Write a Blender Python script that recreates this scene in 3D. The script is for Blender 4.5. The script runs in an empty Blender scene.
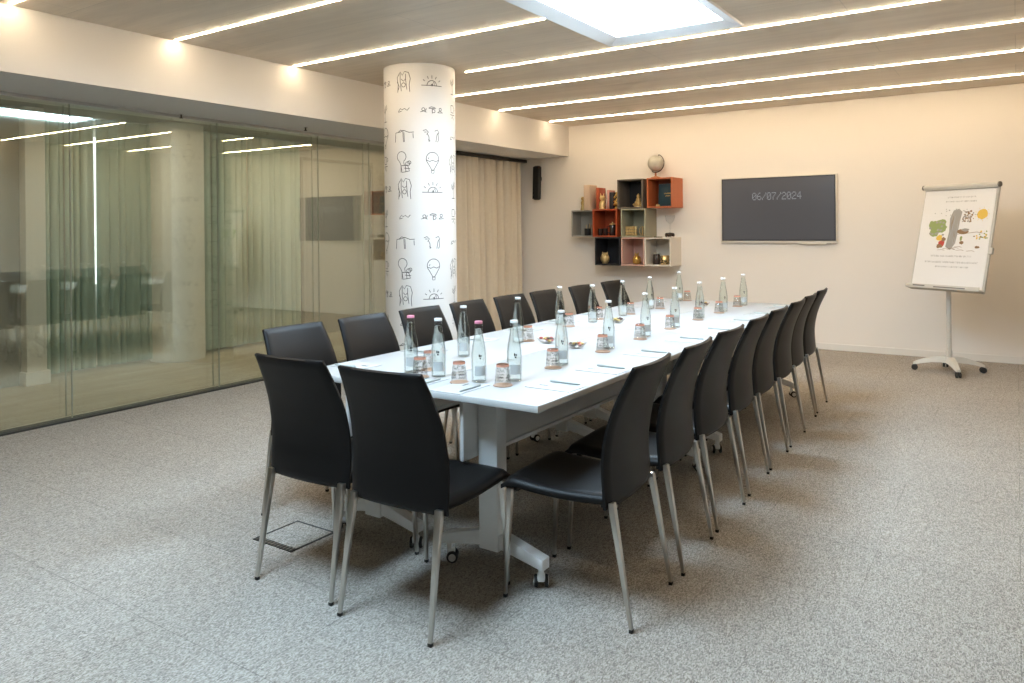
import bpy, bmesh, math, random
from mathutils import Vector, Matrix
random.seed(7)
S = bpy.context.scene
COL = S.collection
PI = math.pi
R = math.radians

# ------------------------------------------------------------------ materials
def new_mat(name):
    m = bpy.data.materials.new(name); m.use_nodes = True
    nt = m.node_tree; nt.nodes.clear()
    out = nt.nodes.new('ShaderNodeOutputMaterial')
    return m, nt, out

def pbr(name, col, rough=.5, metal=0., bump=None, vary=None, spec=.5, trans=0., ior=1.45, sheen=0., coat=0.):
    """principled; vary=(scale, amount) mottles the colour, bump=(scale, strength) adds a fine noise relief"""
    m, nt, out = new_mat(name)
    b = nt.nodes.new('ShaderNodeBsdfPrincipled')
    b.inputs['Base Color'].default_value = (*col, 1)
    b.inputs['Roughness'].default_value = rough
    b.inputs['Metallic'].default_value = metal
    b.inputs['Specular IOR Level'].default_value = spec
    b.inputs['IOR'].default_value = ior
    b.inputs['Transmission Weight'].default_value = trans
    b.inputs['Coat Weight'].default_value = coat
    b.inputs['Sheen Weight'].default_value = sheen
    tc = nt.nodes.new('ShaderNodeTexCoord')
    if vary:
        n = nt.nodes.new('ShaderNodeTexNoise'); n.inputs['Scale'].default_value = vary[0]; n.inputs['Detail'].default_value = 4
        nt.links.new(tc.outputs['Object'], n.inputs['Vector'])
        mx = nt.nodes.new('ShaderNodeMix'); mx.data_type = 'RGBA'
        a = vary[1]
        mx.inputs[6].default_value = (*[c * (1 - a) for c in col], 1)
        mx.inputs[7].default_value = (*[min(1, c * (1 + a)) for c in col], 1)
        nt.links.new(n.outputs['Fac'], mx.inputs[0]); nt.links.new(mx.outputs[2], b.inputs['Base Color'])
    if bump:
        n = nt.nodes.new('ShaderNodeTexNoise'); n.inputs['Scale'].default_value = bump[0]; n.inputs['Detail'].default_value = 3
        nt.links.new(tc.outputs['Object'], n.inputs['Vector'])
        bp = nt.nodes.new('ShaderNodeBump'); bp.inputs['Strength'].default_value = bump[1]; bp.inputs['Distance'].default_value = .002
        nt.links.new(n.outputs['Fac'], bp.inputs['Height']); nt.links.new(bp.outputs['Normal'], b.inputs['Normal'])
    nt.links.new(b.outputs[0], out.inputs[0])
    return m

def emit(name, col, strength):
    m, nt, out = new_mat(name)
    e = nt.nodes.new('ShaderNodeEmission'); e.inputs[0].default_value = (*col, 1); e.inputs[1].default_value = strength
    nt.links.new(e.outputs[0], out.inputs[0])
    return m

def mat_carpet():
    m, nt, out = new_mat('carpet')
    L = nt.links.new
    b = nt.nodes.new('ShaderNodeBsdfPrincipled'); b.inputs['Roughness'].default_value = .95; b.inputs['Specular IOR Level'].default_value = .15
    tc = nt.nodes.new('ShaderNodeTexCoord')
    mp = nt.nodes.new('ShaderNodeMapping'); mp.inputs['Rotation'].default_value = (0, 0, R(45)); mp.inputs['Scale'].default_value = (1, .45, 1)
    L(tc.outputs['Object'], mp.inputs[0])
    n = nt.nodes.new('ShaderNodeTexVoronoi'); n.inputs['Scale'].default_value = 310
    L(mp.outputs[0], n.inputs['Vector'])
    sp = nt.nodes.new('ShaderNodeSeparateColor'); L(n.outputs['Color'], sp.inputs[0])
    cr = nt.nodes.new('ShaderNodeValToRGB')
    cr.color_ramp.elements[0].position = .0; cr.color_ramp.elements[0].color = (.205, .184, .160, 1)
    cr.color_ramp.elements[1].position = 1.; cr.color_ramp.elements[1].color = (.51, .468, .415, 1)
    L(sp.outputs[0], cr.inputs[0])
    # large soft wear
    n2 = nt.nodes.new('ShaderNodeTexNoise'); n2.inputs['Scale'].default_value = 1.3; n2.inputs['Detail'].default_value = 3
    L(tc.outputs['Object'], n2.inputs['Vector'])
    mr = nt.nodes.new('ShaderNodeMapRange'); mr.inputs[3].default_value = .9; mr.inputs[4].default_value = 1.1
    L(n2.outputs['Fac'], mr.inputs[0])
    # carpet tile seams
    bk = nt.nodes.new('ShaderNodeTexBrick'); bk.offset = .5; bk.inputs['Scale'].default_value = 1
    bk.inputs['Brick Width'].default_value = 1.0; bk.inputs['Row Height'].default_value = .5
    bk.inputs['Mortar Size'].default_value = .002; bk.inputs['Mortar Smooth'].default_value = .4
    bk.inputs['Color1'].default_value = (1, 1, 1, 1); bk.inputs['Color2'].default_value = (.975, .975, .975, 1); bk.inputs['Mortar'].default_value = (.66, .66, .66, 1)
    L(tc.outputs['Object'], bk.inputs['Vector'])
    m1 = nt.nodes.new('ShaderNodeMix'); m1.data_type = 'RGBA'; m1.blend_type = 'MULTIPLY'; m1.inputs[0].default_value = 1
    L(cr.outputs[0], m1.inputs[6]); L(bk.outputs['Color'], m1.inputs[7])
    m2 = nt.nodes.new('ShaderNodeMix'); m2.data_type = 'RGBA'; m2.blend_type = 'MULTIPLY'; m2.inputs[0].default_value = 1
    L(m1.outputs[2], m2.inputs[6]); L(mr.outputs[0], m2.inputs[7])
    L(m2.outputs[2], b.inputs['Base Color'])
    bp = nt.nodes.new('ShaderNodeBump'); bp.inputs['Strength'].default_value = .3; bp.inputs['Distance'].default_value = .003
    L(n.outputs['Distance'], bp.inputs['Height']); L(bp.outputs[0], b.inputs['Normal'])
    L(b.outputs[0], out.inputs[0])
    return m

def mat_wood(name, c1, c2, scale, stretch, rough, axis='x', grooves=None):
    m, nt, out = new_mat(name); L = nt.links.new
    b = nt.nodes.new('ShaderNodeBsdfPrincipled'); b.inputs['Roughness'].default_value = rough
    tc = nt.nodes.new('ShaderNodeTexCoord')
    mp = nt.nodes.new('ShaderNodeMapping')
    mp.inputs['Scale'].default_value = (1 / stretch, 1, 1) if axis == 'x' else (1, 1 / stretch, 1)
    L(tc.outputs['Object'], mp.inputs[0])
    n = nt.nodes.new('ShaderNodeTexNoise'); n.inputs['Scale'].default_value = scale; n.inputs['Detail'].default_value = 6; n.inputs['Roughness'].default_value = .65
    n.inputs['Distortion'].default_value = .6
    L(mp.outputs[0], n.inputs['Vector'])
    cr = nt.nodes.new('ShaderNodeValToRGB')
    cr.color_ramp.elements[0].position = .3; cr.color_ramp.elements[0].color = (*c1, 1)
    cr.color_ramp.elements[1].position = .7; cr.color_ramp.elements[1].color = (*c2, 1)
    L(n.outputs['Fac'], cr.inputs[0])
    col = cr.outputs[0]
    if grooves:
        bk = nt.nodes.new('ShaderNodeTexBrick'); bk.offset = .37; bk.inputs['Scale'].default_value = 1
        bk.inputs['Brick Width'].default_value = grooves[0]; bk.inputs['Row Height'].default_value = grooves[1]
        bk.inputs['Mortar Size'].default_value = grooves[2]; bk.inputs['Mortar Smooth'].default_value = .3
        bk.inputs['Color1'].default_value = (1, 1, 1, 1); bk.inputs['Color2'].default_value = (grooves[3],) * 3 + (1,); bk.inputs['Mortar'].default_value = (grooves[4],) * 3 + (1,)
        if axis == 'y':
            mq = nt.nodes.new('ShaderNodeMapping'); mq.inputs['Rotation'].default_value = (0, 0, R(90)); L(tc.outputs['Object'], mq.inputs[0]); L(mq.outputs[0], bk.inputs['Vector'])
        else:
            L(tc.outputs['Object'], bk.inputs['Vector'])
        mx = nt.nodes.new('ShaderNodeMix'); mx.data_type = 'RGBA'; mx.blend_type = 'MULTIPLY'; mx.inputs[0].default_value = 1
        L(col, mx.inputs[6]); L(bk.outputs['Color'], mx.inputs[7]); col = mx.outputs[2]
    L(col, b.inputs['Base Color']); L(b.outputs[0], out.inputs[0])
    return m

def thin_fresnel(nt, ior):
    """the same air-to-glass fresnel on both faces of a thin pane"""
    f = nt.nodes.new('ShaderNodeFresnel'); g = nt.nodes.new('ShaderNodeNewGeometry')
    mr = nt.nodes.new('ShaderNodeMapRange'); mr.inputs[3].default_value = ior; mr.inputs[4].default_value = 1 / ior
    nt.links.new(g.outputs['Backfacing'], mr.inputs[0]); nt.links.new(mr.outputs[0], f.inputs['IOR'])
    return f

def mat_sheet_glass(name, tint, refl):
    """clear partition glass: tinted see-through plus a mirror share"""
    m, nt, out = new_mat(name); L = nt.links.new
    t = nt.nodes.new('ShaderNodeBsdfTransparent'); t.inputs[0].default_value = (*tint, 1)
    g = nt.nodes.new('ShaderNodeBsdfGlossy'); g.inputs['Roughness'].default_value = .0; g.inputs[0].default_value = (.93, .96, .88, 1)
    mx = nt.nodes.new('ShaderNodeMixShader')
    fr = thin_fresnel(nt, 1.5)
    ad = nt.nodes.new('ShaderNodeMath'); ad.operation = 'ADD'; ad.inputs[1].default_value = refl; ad.use_clamp = True
    L(fr.outputs[0], ad.inputs[0]); L(ad.outputs[0], mx.inputs[0]); L(t.outputs[0], mx.inputs[1]); L(g.outputs[0], mx.inputs[2])
    L(mx.outputs[0], out.inputs[0])
    return m

def mat_water():
    m, nt, out = new_mat('still_water'); L = nt.links.new
    t = nt.nodes.new('ShaderNodeBsdfTransparent'); t.inputs[0].default_value = (.97, .99, .985, 1)
    g = nt.nodes.new('ShaderNodeBsdfRefraction'); g.inputs['IOR'].default_value = 1.25; g.inputs['Roughness'].default_value = .02; g.inputs[0].default_value = (.95, .99, .98, 1)
    mx = nt.nodes.new('ShaderNodeMixShader'); mx.inputs[0].default_value = .4
    L(t.outputs[0], mx.inputs[1]); L(g.outputs[0], mx.inputs[2]); L(mx.outputs[0], out.inputs[0])
    return m

def mat_thin_glass(name, tint, ior=1.45):
    """tableware glass: see-through shell with fresnel shine and a little body tint"""
    m, nt, out = new_mat(name); L = nt.links.new
    t = nt.nodes.new('ShaderNodeBsdfTransparent'); t.inputs[0].default_value = (*tint, 1)
    g = nt.nodes.new('ShaderNodeBsdfGlossy'); g.inputs['Roughness'].default_value = .03
    lw = thin_fresnel(nt, ior)
    mx = nt.nodes.new('ShaderNodeMixShader')
    L(lw.outputs[0], mx.inputs[0]); L(t.outputs[0], mx.inputs[1]); L(g.outputs[0], mx.inputs[2])
    L(mx.outputs[0], out.inputs[0])
    return m

M = {}
M['carpet'] = mat_carpet()
M['wall'] = pbr('cream_wall_paint', (.87, .82, .755), .85, bump=(60, .06))
M['wall_mid'] = pbr('taupe_wall_paint', (.36, .325, .285), .85, bump=(60, .06))
M['white_paint'] = pbr('white_paint', (.78, .745, .70), .8, bump=(60, .05))
M['soffit'] = pbr('grey_soffit_paint', (.80, .785, .75), .8)
M['base'] = pbr('baseboard_paint', (.82, .78, .72), .5)
M['ceiling'] = mat_wood('ceiling_wood', (.66, .565, .45), (.80, .70, .565), 9, 9, .42, 'x', (2.4, .60, .0016, .93, .6))
M['oak'] = mat_wood('corridor_oak', (.40, .33, .23), (.58, .50, .38), 7, 10, .5, 'y', (1.2, .14, .0012, .85, .6))
M['led'] = emit('warm_led', (1, .79, .54), 80)
M['sky_panel'] = emit('daylight_panel', (.60, .81, 1.0), 42)
M['frame_grey'] = pbr('skylight_frame', (.76, .73, .70), .5)
M['leather'] = pbr('black_leather', (.0075, .0068, .0066), .42, bump=(350, .10), spec=.19)
M['steel'] = pbr('brushed_steel', (.56, .54, .50), .28, 1.0, bump=(200, .05))
M['chrome'] = pbr('chrome', (.75, .75, .74), .12, 1.0)
M['black'] = pbr('black_plastic', (.012, .012, .012), .45)
M['table_top'] = pbr('white_laminate', (.41, .42, .43), .35)
M['table_edge'] = pbr('grey_edge_band', (.60, .60, .58), .45)
M['table_frame'] = pbr('grey_white_metal', (.84, .84, .82), .42)
M['panel'] = pbr('grey_panel', (.78, .775, .755), .5)
M['wheel'] = pbr('wheel_hub', (.72, .71, .68), .4)
M['rubber'] = pbr('dark_rubber', (.02, .02, .02), .7)
M['pillar'] = pbr('pillar_white', (.80, .785, .76), .7, bump=(40, .05))
M['ink_black'] = pbr('black_grille', (.006, .006, .006), .8)
M['ink'] = pbr('black_ink', (.03, .03, .03), .8)
M['curtain'] = pbr('beige_curtain', (.74, .66, .53), .9, bump=(90, .2), vary=(25, .06))
M['sheer'] = pbr('grey_green_curtain', (.36, .46, .40), .9, bump=(90, .2), vary=(6, .10))
M['glass_wall'] = mat_sheet_glass('partition_glass', (.965, .975, .95), .085)
M['seal'] = pbr('glass_joint_seal', (.40, .42, .34), .4)
M['alu'] = pbr('aluminium_track', (.55, .55, .53), .35, .9)
M['dark_line'] = pbr('dark_floor_channel', (.03, .028, .025), .5)
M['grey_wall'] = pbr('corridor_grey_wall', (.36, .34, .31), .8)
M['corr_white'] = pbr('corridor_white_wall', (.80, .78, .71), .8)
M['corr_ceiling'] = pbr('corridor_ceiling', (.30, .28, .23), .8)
M['down'] = emit('corridor_downlight', (1, .90, .74), 420)
M['day'] = emit('window_daylight', (.86, .94, 1.0), 3.0)
M['tv_frame'] = pbr('champagne_metal', (.72, .68, .61), .4)
M['tv_bezel'] = pbr('black_bezel', (.012, .01, .01), .3)
M['dot'] = emit('screen_digit', (.9, .92, .95), .38)
def mat_screen():
    m, nt, out = new_mat('tv_screen'); L = nt.links.new
    b = nt.nodes.new('ShaderNodeBsdfPrincipled'); b.inputs['Base Color'].default_value = (.02, .02, .024, 1); b.inputs['Roughness'].default_value = .22
    b.inputs['Emission Color'].default_value = (1.0, .95, .95, 1); b.inputs['Emission Strength'].default_value = .062
    L(b.outputs[0], out.inputs[0]); return m
M['screen'] = mat_screen()
M['easel'] = pbr('easel_grey', (.60, .57, .51), .45)
M['easel_dark'] = pbr('easel_dark', (.20, .18, .16), .5)
M['paper'] = pbr('white_paper', (.84, .82, .79), .8)
M['bottle'] = mat_thin_glass('bottle_glass', (.97, .988, .982), 1.4)
M['water'] = mat_water()
M['btl_label'] = pbr('bottle_label', (.52, .54, .53), .6)
M['cap_white'] = pbr('white_cap', (.80, .80, .79), .35)
M['cap_pink'] = pbr('pink_cap', (.70, .25, .36), .4)
M['tumbler'] = mat_thin_glass('tumbler_glass', (.95, .945, .935), 1.5)
M['tumbler_top'] = pbr('orange_printed_band', (.72, .33, .23), .5)
M['coaster'] = pbr('kraft_coaster', (.42, .27, .19), .8)
M['bowl'] = mat_thin_glass('bowl_glass', (.97, .975, .975), 1.35)
M['candy_d'] = pbr('dark_sweet', (.07, .035, .03), .5)
M['candy_r'] = pbr('red_sweet', (.45, .08, .06), .4)
M['candy_y'] = pbr('gold_sweet', (.55, .40, .12), .35)
M['pad'] = pbr('notepad_paper', (.44, .45, .455), .6)
M['pad_edge'] = pbr('notepad_print', (.05, .07, .07), .8)
M['pen'] = pbr('pen_barrel', (.42, .46, .45), .4)
M['pen_white'] = pbr('pen_white_barrel', (.80, .80, .80), .4)
M['orange'] = pbr('orange_lacquer', (.50, .14, .05), .5)
M['red_orange'] = pbr('red_orange_lacquer', (.40, .075, .025), .5)
M['olive'] = pbr('olive_lacquer', (.34, .33, .24), .55)
M['taupe'] = pbr('taupe_lacquer', (.15, .125, .10), .55)
M['grey_box'] = pbr('grey_lacquer', (.34, .325, .29), .55)
M['char_box'] = pbr('charcoal_lacquer', (.022, .022, .026), .5)
M['pink_box'] = pbr('pink_lacquer', (.62, .40, .33), .55)
M['white_box'] = pbr('white_lacquer', (.72, .66, .58), .5)
M['gold'] = pbr('gold', (.72, .50, .16), .28, 1.0)
M['brass'] = pbr('aged_brass', (.50, .36, .14), .4, 1.0)
M['pale_gold'] = pbr('pale_gold', (.78, .57, .27), .36, .75)
M['globe'] = pbr('globe_map', (.52, .50, .42), .4, vary=(14, .35))
M['wood_warm'] = pbr('warm_wood', (.42, .16, .06), .45)
M['dark_metal'] = pbr('dark_metal', (.05, .035, .025), .4, .7)
M['teal'] = pbr('teal_cover', (.012, .05, .07), .4)
M['beige_card'] = pbr('beige_card', (.62, .47, .34), .8)
M['pink_card'] = pbr('pink_card', (.65, .33, .27), .7)
M['dk_glass'] = pbr('dark_glass', (.03, .02, .018), .1, coat=.5)
M['green_leaf'] = pbr('green_leaf', (.10, .22, .05), .6)
M['leaf_paint'] = pbr('leaf_green_print', (.30, .36, .14), .8)
M['sun_paint'] = pbr('sun_yellow_print', (.78, .52, .10), .8)
M['grey_print'] = pbr('grey_print', (.36, .34, .31), .8)
M['brown_print'] = pbr('brown_print', (.28, .17, .09), .8)
M['red_print'] = pbr('red_print', (.50, .07, .05), .8)

# ------------------------------------------------------------------ mesh builder
class MB:
    def __init__(s): s.bm = bmesh.new(); s.mats = []
    def mi(s, mat):
        if mat not in s.mats: s.mats.append(mat)
        return s.mats.index(mat)
    def merge(s, bm2, mat):
        i = s.mi(mat)
        for f in bm2.faces: f.material_index = i
        me = bpy.data.meshes.new('t'); bm2.to_mesh(me); bm2.free()
        n0 = len(s.bm.faces)
        s.bm.from_mesh(me); bpy.data.meshes.remove(me)
        s.bm.faces.ensure_lookup_table()
        for f in s.bm.faces[n0:]: f.material_index = i
        return s
    def box(s, c, size, mat, bev=0., rot=None, seg=2):
        b = bmesh.new(); bmesh.ops.create_cube(b, size=1)
        bmesh.ops.scale(b, vec=size, verts=b.verts)
        if bev > 0: bmesh.ops.bevel(b, geom=list(b.edges), offset=bev, segments=seg, affect='EDGES', profile=.5)
        if rot is not None: bmesh.ops.transform(b, matrix=rot.to_4x4(), verts=b.verts)
        bmesh.ops.translate(b, vec=c, verts=b.verts)
        return s.merge(b, mat)
    def lathe(s, prof, mat, c=(0, 0, 0), seg=24, rot=None, capped=True):
        """prof: list of (radius, z)"""
        b = bmesh.new(); rings = []
        for (r, z) in prof:
            if r < 1e-6: rings.append([b.verts.new((0, 0, z))])
            else: rings.append([b.verts.new((r * math.cos(2 * PI * k / seg), r * math.sin(2 * PI * k / seg), z)) for k in range(seg)])
        for a, d in zip(rings, rings[1:]):
            if len(a) == 1 and len(d) == 1: continue
            for k in range(seg):
                k2 = (k + 1) % seg
                if len(a) == 1: b.faces.new((a[0], d[k2], d[k]))
                elif len(d) == 1: b.faces.new((a[k], a[k2], d[0]))
                else: b.faces.new((a[k], a[k2], d[k2], d[k]))
        if capped:
            if len(rings[0]) > 1: b.faces.new(rings[0][::-1])
            if len(rings[-1]) > 1: b.faces.new(rings[-1])
        bmesh.ops.recalc_face_normals(b, faces=b.faces)
        if rot is not None: bmesh.ops.transform(b, matrix=rot.to_4x4(), verts=b.verts)
        bmesh.ops.translate(b, vec=c, verts=b.verts)
        return s.merge(b, mat)
    def cyl(s, p, q, r, mat, r2=None, seg=16):
        p, q = Vector(p), Vector(q); d = q - p
        rot = d.to_track_quat('Z', 'Y').to_matrix()
        return s.lathe([(r, 0), (r if r2 is None else r2, d.length)], mat, p, seg, rot)
    def tube(s, pts, r, mat, seg=8):
        pts = [Vector(p) for p in pts]; b = bmesh.new(); rings = []
        up = Vector((0, 0, 1))
        for i, p in enumerate(pts):
            t = (pts[min(i + 1, len(pts) - 1)] - pts[max(i - 1, 0)]).normalized()
            a = t.cross(up)
            if a.length < 1e-3: a = t.cross(Vector((1, 0, 0)))
            a.normalize(); c = t.cross(a)
            rr = r[i] if isinstance(r, (list, tuple)) else r
            rings.append([b.verts.new(p + (a * math.cos(2 * PI * k / seg) + c * math.sin(2 * PI * k / seg)) * rr) for k in range(seg)])
        for a, d in zip(rings, rings[1:]):
            for k in range(seg): b.faces.new((a[k], a[(k + 1) % seg], d[(k + 1) % seg], d[k]))
        b.faces.new(rings[0][::-1]); b.faces.new(rings[-1])
        bmesh.ops.recalc_face_normals(b, faces=b.faces)
        return s.merge(b, mat)
    def ball(s, c, r, mat, sc=(1, 1, 1), u=16, v=10, rot=None):
        b = bmesh.new(); bmesh.ops.create_uvsphere(b, u_segments=u, v_segments=v, radius=r)
        bmesh.ops.scale(b, vec=sc, verts=b.verts)
        if rot is not None: bmesh.ops.transform(b, matrix=rot.to_4x4(), verts=b.verts)
        bmesh.ops.translate(b, vec=c, verts=b.verts)
        return s.merge(b, mat)
    def prism(s, poly, axis, lo, hi, mat, bev=0.):
        """poly of 2D points, extruded along axis 0/1/2 (other two axes in order)"""
        b = bmesh.new()
        def P(p, h):
            v = [0, 0, 0]; k = 0
            for i in range(3):
                if i == axis: v[i] = h
                else: v[i] = p[k]; k += 1
            return v
        A = [b.verts.new(P(p, lo)) for p in poly]; B = [b.verts.new(P(p, hi)) for p in poly]
        n = len(poly)
        b.faces.new(A[::-1]); b.faces.new(B)
        for k in range(n): b.faces.new((A[k], A[(k + 1) % n], B[(k + 1) % n], B[k]))
        bmesh.ops.recalc_face_normals(b, faces=b.faces)
        if bev > 0: bmesh.ops.bevel(b, geom=list(b.edges), offset=bev, segments=2, affect='EDGES', profile=.5)
        return s.merge(b, mat)
    def grid_shell(s, fn, nu, nv, th, mat):
        """closed slab: fn(u,v)->(point, normal) mid surface, th(u,v) half thickness"""
        b = bmesh.new(); F = []; K = []
        for i in range(nu + 1):
            fr = []; kr = []
            for j in range(nv + 1):
                p, n = fn(i / nu, j / nv); p = Vector(p); n = Vector(n).normalized(); h = th(i / nu, j / nv)
                fr.append(b.verts.new(p + n * h)); kr.append(b.verts.new(p - n * h))
            F.append(fr); K.append(kr)
        for i in range(nu):
            for j in range(nv):
                b.faces.new((F[i][j], F[i + 1][j], F[i + 1][j + 1], F[i][j + 1]))
                b.faces.new((K[i][j], K[i][j + 1], K[i + 1][j + 1], K[i + 1][j]))
        for i in range(nu):
            b.faces.new((F[i][0], K[i][0], K[i + 1][0], F[i + 1][0])); b.faces.new((F[i][nv], F[i + 1][nv], K[i + 1][nv], K[i][nv]))
        for j in range(nv):
            b.faces.new((F[0][j], F[0][j + 1], K[0][j + 1], K[0][j])); b.faces.new((F[nu][j], K[nu][j], K[nu][j + 1], F[nu][j + 1]))
        bmesh.ops.recalc_face_normals(b, faces=b.faces)
        return s.merge(b, mat)
    def build(s, name, parent=None, smooth=True, angle=38, loc=None, rotz=0.):
        me = bpy.data.meshes.new(name); s.bm.to_mesh(me); s.bm.free()
        for m in s.mats: me.materials.append(m)
        if smooth:
            me.shade_smooth(); me.set_sharp_from_angle(angle=R(angle))
        o = bpy.data.objects.new(name, me); COL.objects.link(o)
        if parent: o.parent = parent
        if loc is not None: o.location = loc
        if rotz: o.rotation_euler = (0, 0, rotz)
        return o

def tag(o, label, cat, group=None):
    o['label'] = label; o['category'] = cat
    if group: o['group'] = group
    return o
def thing(name, label, cat, loc=(0, 0, 0), rotz=0., group=None):
    o = bpy.data.objects.new(name, None); COL.objects.link(o); o.empty_display_size = .1
    o.location = loc; o.rotation_euler = (0, 0, rotz)
    return tag(o, label, cat, group)
def struct(o): o['kind'] = 'structure'; return o
def kids(o): return [c for c in bpy.data.objects if c.parent == o]
def dup(root, loc, rotz, label, group=None, tree=None):
    """copy of a thing, with copies of its parts and sub-parts"""
    def cp(o, par):
        c = o.copy(); COL.objects.link(c)
        if par: c.parent = par
        for ch in TREE.get(o.name, []): cp(ch, c)
        return c
    r = cp(root, None); r.location = loc; r.rotation_euler = (0, 0, rotz); r['label'] = label
    if group: r['group'] = group
    return r
TREE = {}
def remember(root):
    for c in kids(root):
        TREE.setdefault(root.name, []).append(c); remember(c)

# ------------------------------------------------------------------ room constants (metres; camera above the origin)
HC = 2.745          # ceiling
YB = 8.916          # back wall face
XB = -5.02          # bulkhead face
ZB = 2.34           # bulkhead underside
XR = .62            # right wall
YF = -2.6           # wall behind the camera
GA = R(.9)          # glass runs very slightly off the room axis
def gx(y): return -5.763 - math.tan(GA) * (y - 3.2)
ZT = .7375          # table height

# ------------------------------------------------------------------ shell
def simple(name, c, size, mat, bev=0.):
    return struct(MB().box(c, size, mat, bev).build(name, smooth=False))
b = MB()
b.prism([(XR + .1, YF - .1), (XR + .1, YB + .1), (gx(YB + .1), YB + .1), (gx(YF - .1), YF - .1)], 2, -.1, 0, M['carpet'])
struct(b.build('floor', smooth=False))
b = MB()
b.prism([(gx(YF - .1), YF - .1), (gx(YB + .1), YB + .1), (-9.2, YB + .1), (-9.2, YF - .1)], 2, -.1, -.001, M['oak'])
struct(b.build('floor_corridor', smooth=False))
# wooden ceiling with the openings of the two skylights
SX0, SX1 = -2.535, -1.535
SKY = [(3.65, 5.15), (.55, 2.0)]
b = MB()
xs = [XB - .1, SX0, SX1, XR + .1]; ys = [YF - .1, SKY[1][0], SKY[1][1], SKY[0][0], SKY[0][1], YB + .1]
for i in range(3):
    for j in range(5):
        if i == 1 and j in (1, 3): continue
        b.box(((xs[i] + xs[i + 1]) / 2, (ys[j] + ys[j + 1]) / 2, HC + .05), (xs[i + 1] - xs[i], ys[j + 1] - ys[j], .1), M['ceiling'])
struct(b.build('ceiling', smooth=False))
simple('wall_back', ((XR - 9.2) / 2, YB + .06, 1.45), (XR + 9.4, .12, 3.0), M['wall'])
simple('wall_right', (XR + .06, 3.1, 1.45), (.12, 11.8, 3.0), M['wall_mid'])
simple('wall_front', ((XR - 9.2) / 2, YF - .06, 1.45), (XR + 9.4, .12, 3.0), M['wall_mid'])
# bulkhead over the glass: white face, grey underside
b = MB()
b.box((XB - .01, (YF + YB) / 2, (ZB + HC) / 2 + .02), (.02, YB - YF, HC - ZB + .04), M['white_paint'])
b.box((-5.55, (YF + YB) / 2, ZB + .03), (1.04, YB - YF, .06), M['soffit'])
struct(b.build('trim_bulkhead', smooth=False))
simple('baseboard_back', ((XR - 5.75) / 2, YB - .006, .035), (XR + 5.75, .012, .07), M['base'], .002)
simple('baseboard_right', (XR - .006, 3.1, .035), (.012, 11.4, .07), M['base'], .002)

# corridor beyond the glass
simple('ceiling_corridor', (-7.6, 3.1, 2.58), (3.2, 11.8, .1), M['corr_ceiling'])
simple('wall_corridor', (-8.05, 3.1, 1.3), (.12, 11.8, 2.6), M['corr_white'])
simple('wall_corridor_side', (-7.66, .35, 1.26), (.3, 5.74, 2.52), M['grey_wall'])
b = MB(); b.box((-7.58, 3.31, 1.26), (.34, .17, 2.52), M['corr_white'], .004); b.box((-7.575, 3.31, .06), (.38, .21, .12), M['base'], .004)
struct(b.build('trim_pilaster', smooth=False))
b = MB(); b.lathe([(.275, 0), (.275, 2.53)], M['corr_white'], seg=48); struct(b.build('column_corridor', loc=(-7.6, 4.82, 0)))
# far wall panel with a thin framed door
b = MB()
b.box((-7.75, 7.75, 1.26), (.10, 2.3, 2.52), M['grey_wall'])
b.box((-7.69, 6.62, 1.16), (.03, .04, 2.32), M['easel_dark'])
b.box((-7.69, 7.9, 1.16), (.03, .04, 2.32), M['easel_dark'])
b.box((-7.69, 7.26, 2.31), (.03, 1.32, .035), M['easel_dark'])
struct(b.build('door_1', smooth=False))
struct(MB().box((-7.86, 3.975, 1.6), (.04, .5, 1.5), M['day']).build('window_1', smooth=False))
def wavy_curtain(y0, y1, x, z0, z1, mat, amp, waves, gather=1., seed=0):
    rnd = random.Random(seed)
    ph = [rnd.uniform(0, 6.3) for _ in range(4)]
    n = max(60, int(waves * 14))
    def off(t, v):
        a = amp * (.55 + .45 * v)
        w_ = PI * waves * t + ph[0] + .8 * math.sin(2 * PI * 2.3 * t + ph[3]) + .10 * v * math.sin(9 * t + ph[2])
        return a * (2 * pow(abs(math.sin(w_)), .6) - 1 + .5 * math.sin(2 * PI * waves * .31 * t + ph[1]) + .22 * math.sin(2 * PI * waves * 1.3 * t + ph[2] + 1.2 * v))
    def fn(u, v):
        z = z1 + (z0 - z1) * v
        e = 1e-3
        p = Vector((x + off(u, v), y0 + (y1 - y0) * u, z))
        q = Vector((x + off(u + e, v), y0 + (y1 - y0) * (u + e), z))
        t = q - p
        return p, Vector((t.y, -t.x, 0))
    return MB().grid_shell(fn, n, 10, lambda u, v: .004, mat)
for i, (y0, y1, lab) in enumerate([
        (3.44, 3.955, 'grey green curtain seen through the glass, between white pilaster and bright window slit'),
        (4.0, 4.62, 'grey green curtain seen through the glass, between bright window slit and round white column'),
        (5.02, 5.78, 'pale corridor curtain seen through the glass just right of the round white column'),
        (5.80, 6.58, 'pale corridor curtain seen through the glass, next to the framed wall panel')]):
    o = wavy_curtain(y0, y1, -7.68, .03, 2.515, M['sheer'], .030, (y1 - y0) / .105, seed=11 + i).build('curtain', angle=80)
    tag(o, lab, 'curtain', 'corridor curtains behind the glass')
for i, (px, py, lab) in enumerate([(-6.75, 4.05, 'small round ceiling downlight in the corridor beside the round white column'), (-6.75, 5.85, 'small round corridor downlight further along, right of the second glass joint'), (-6.75, 6.95, 'small round corridor downlight nearest the far end of the glass'), (-6.75, 1.6, 'small round corridor downlight nearest the camera')]):
    t = thing('ceiling_downlight', lab, 'ceiling light', (px, py, 2.53), group='corridor downlights')
    MB().lathe([(.075, -.006), (.085, 0), (.085, .003)], M['alu'], seg=24).build('rim', t)
    MB().lathe([(.055, -.009), (.055, -.0062)], M['down'], seg=20).build('lamp', t)

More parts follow.
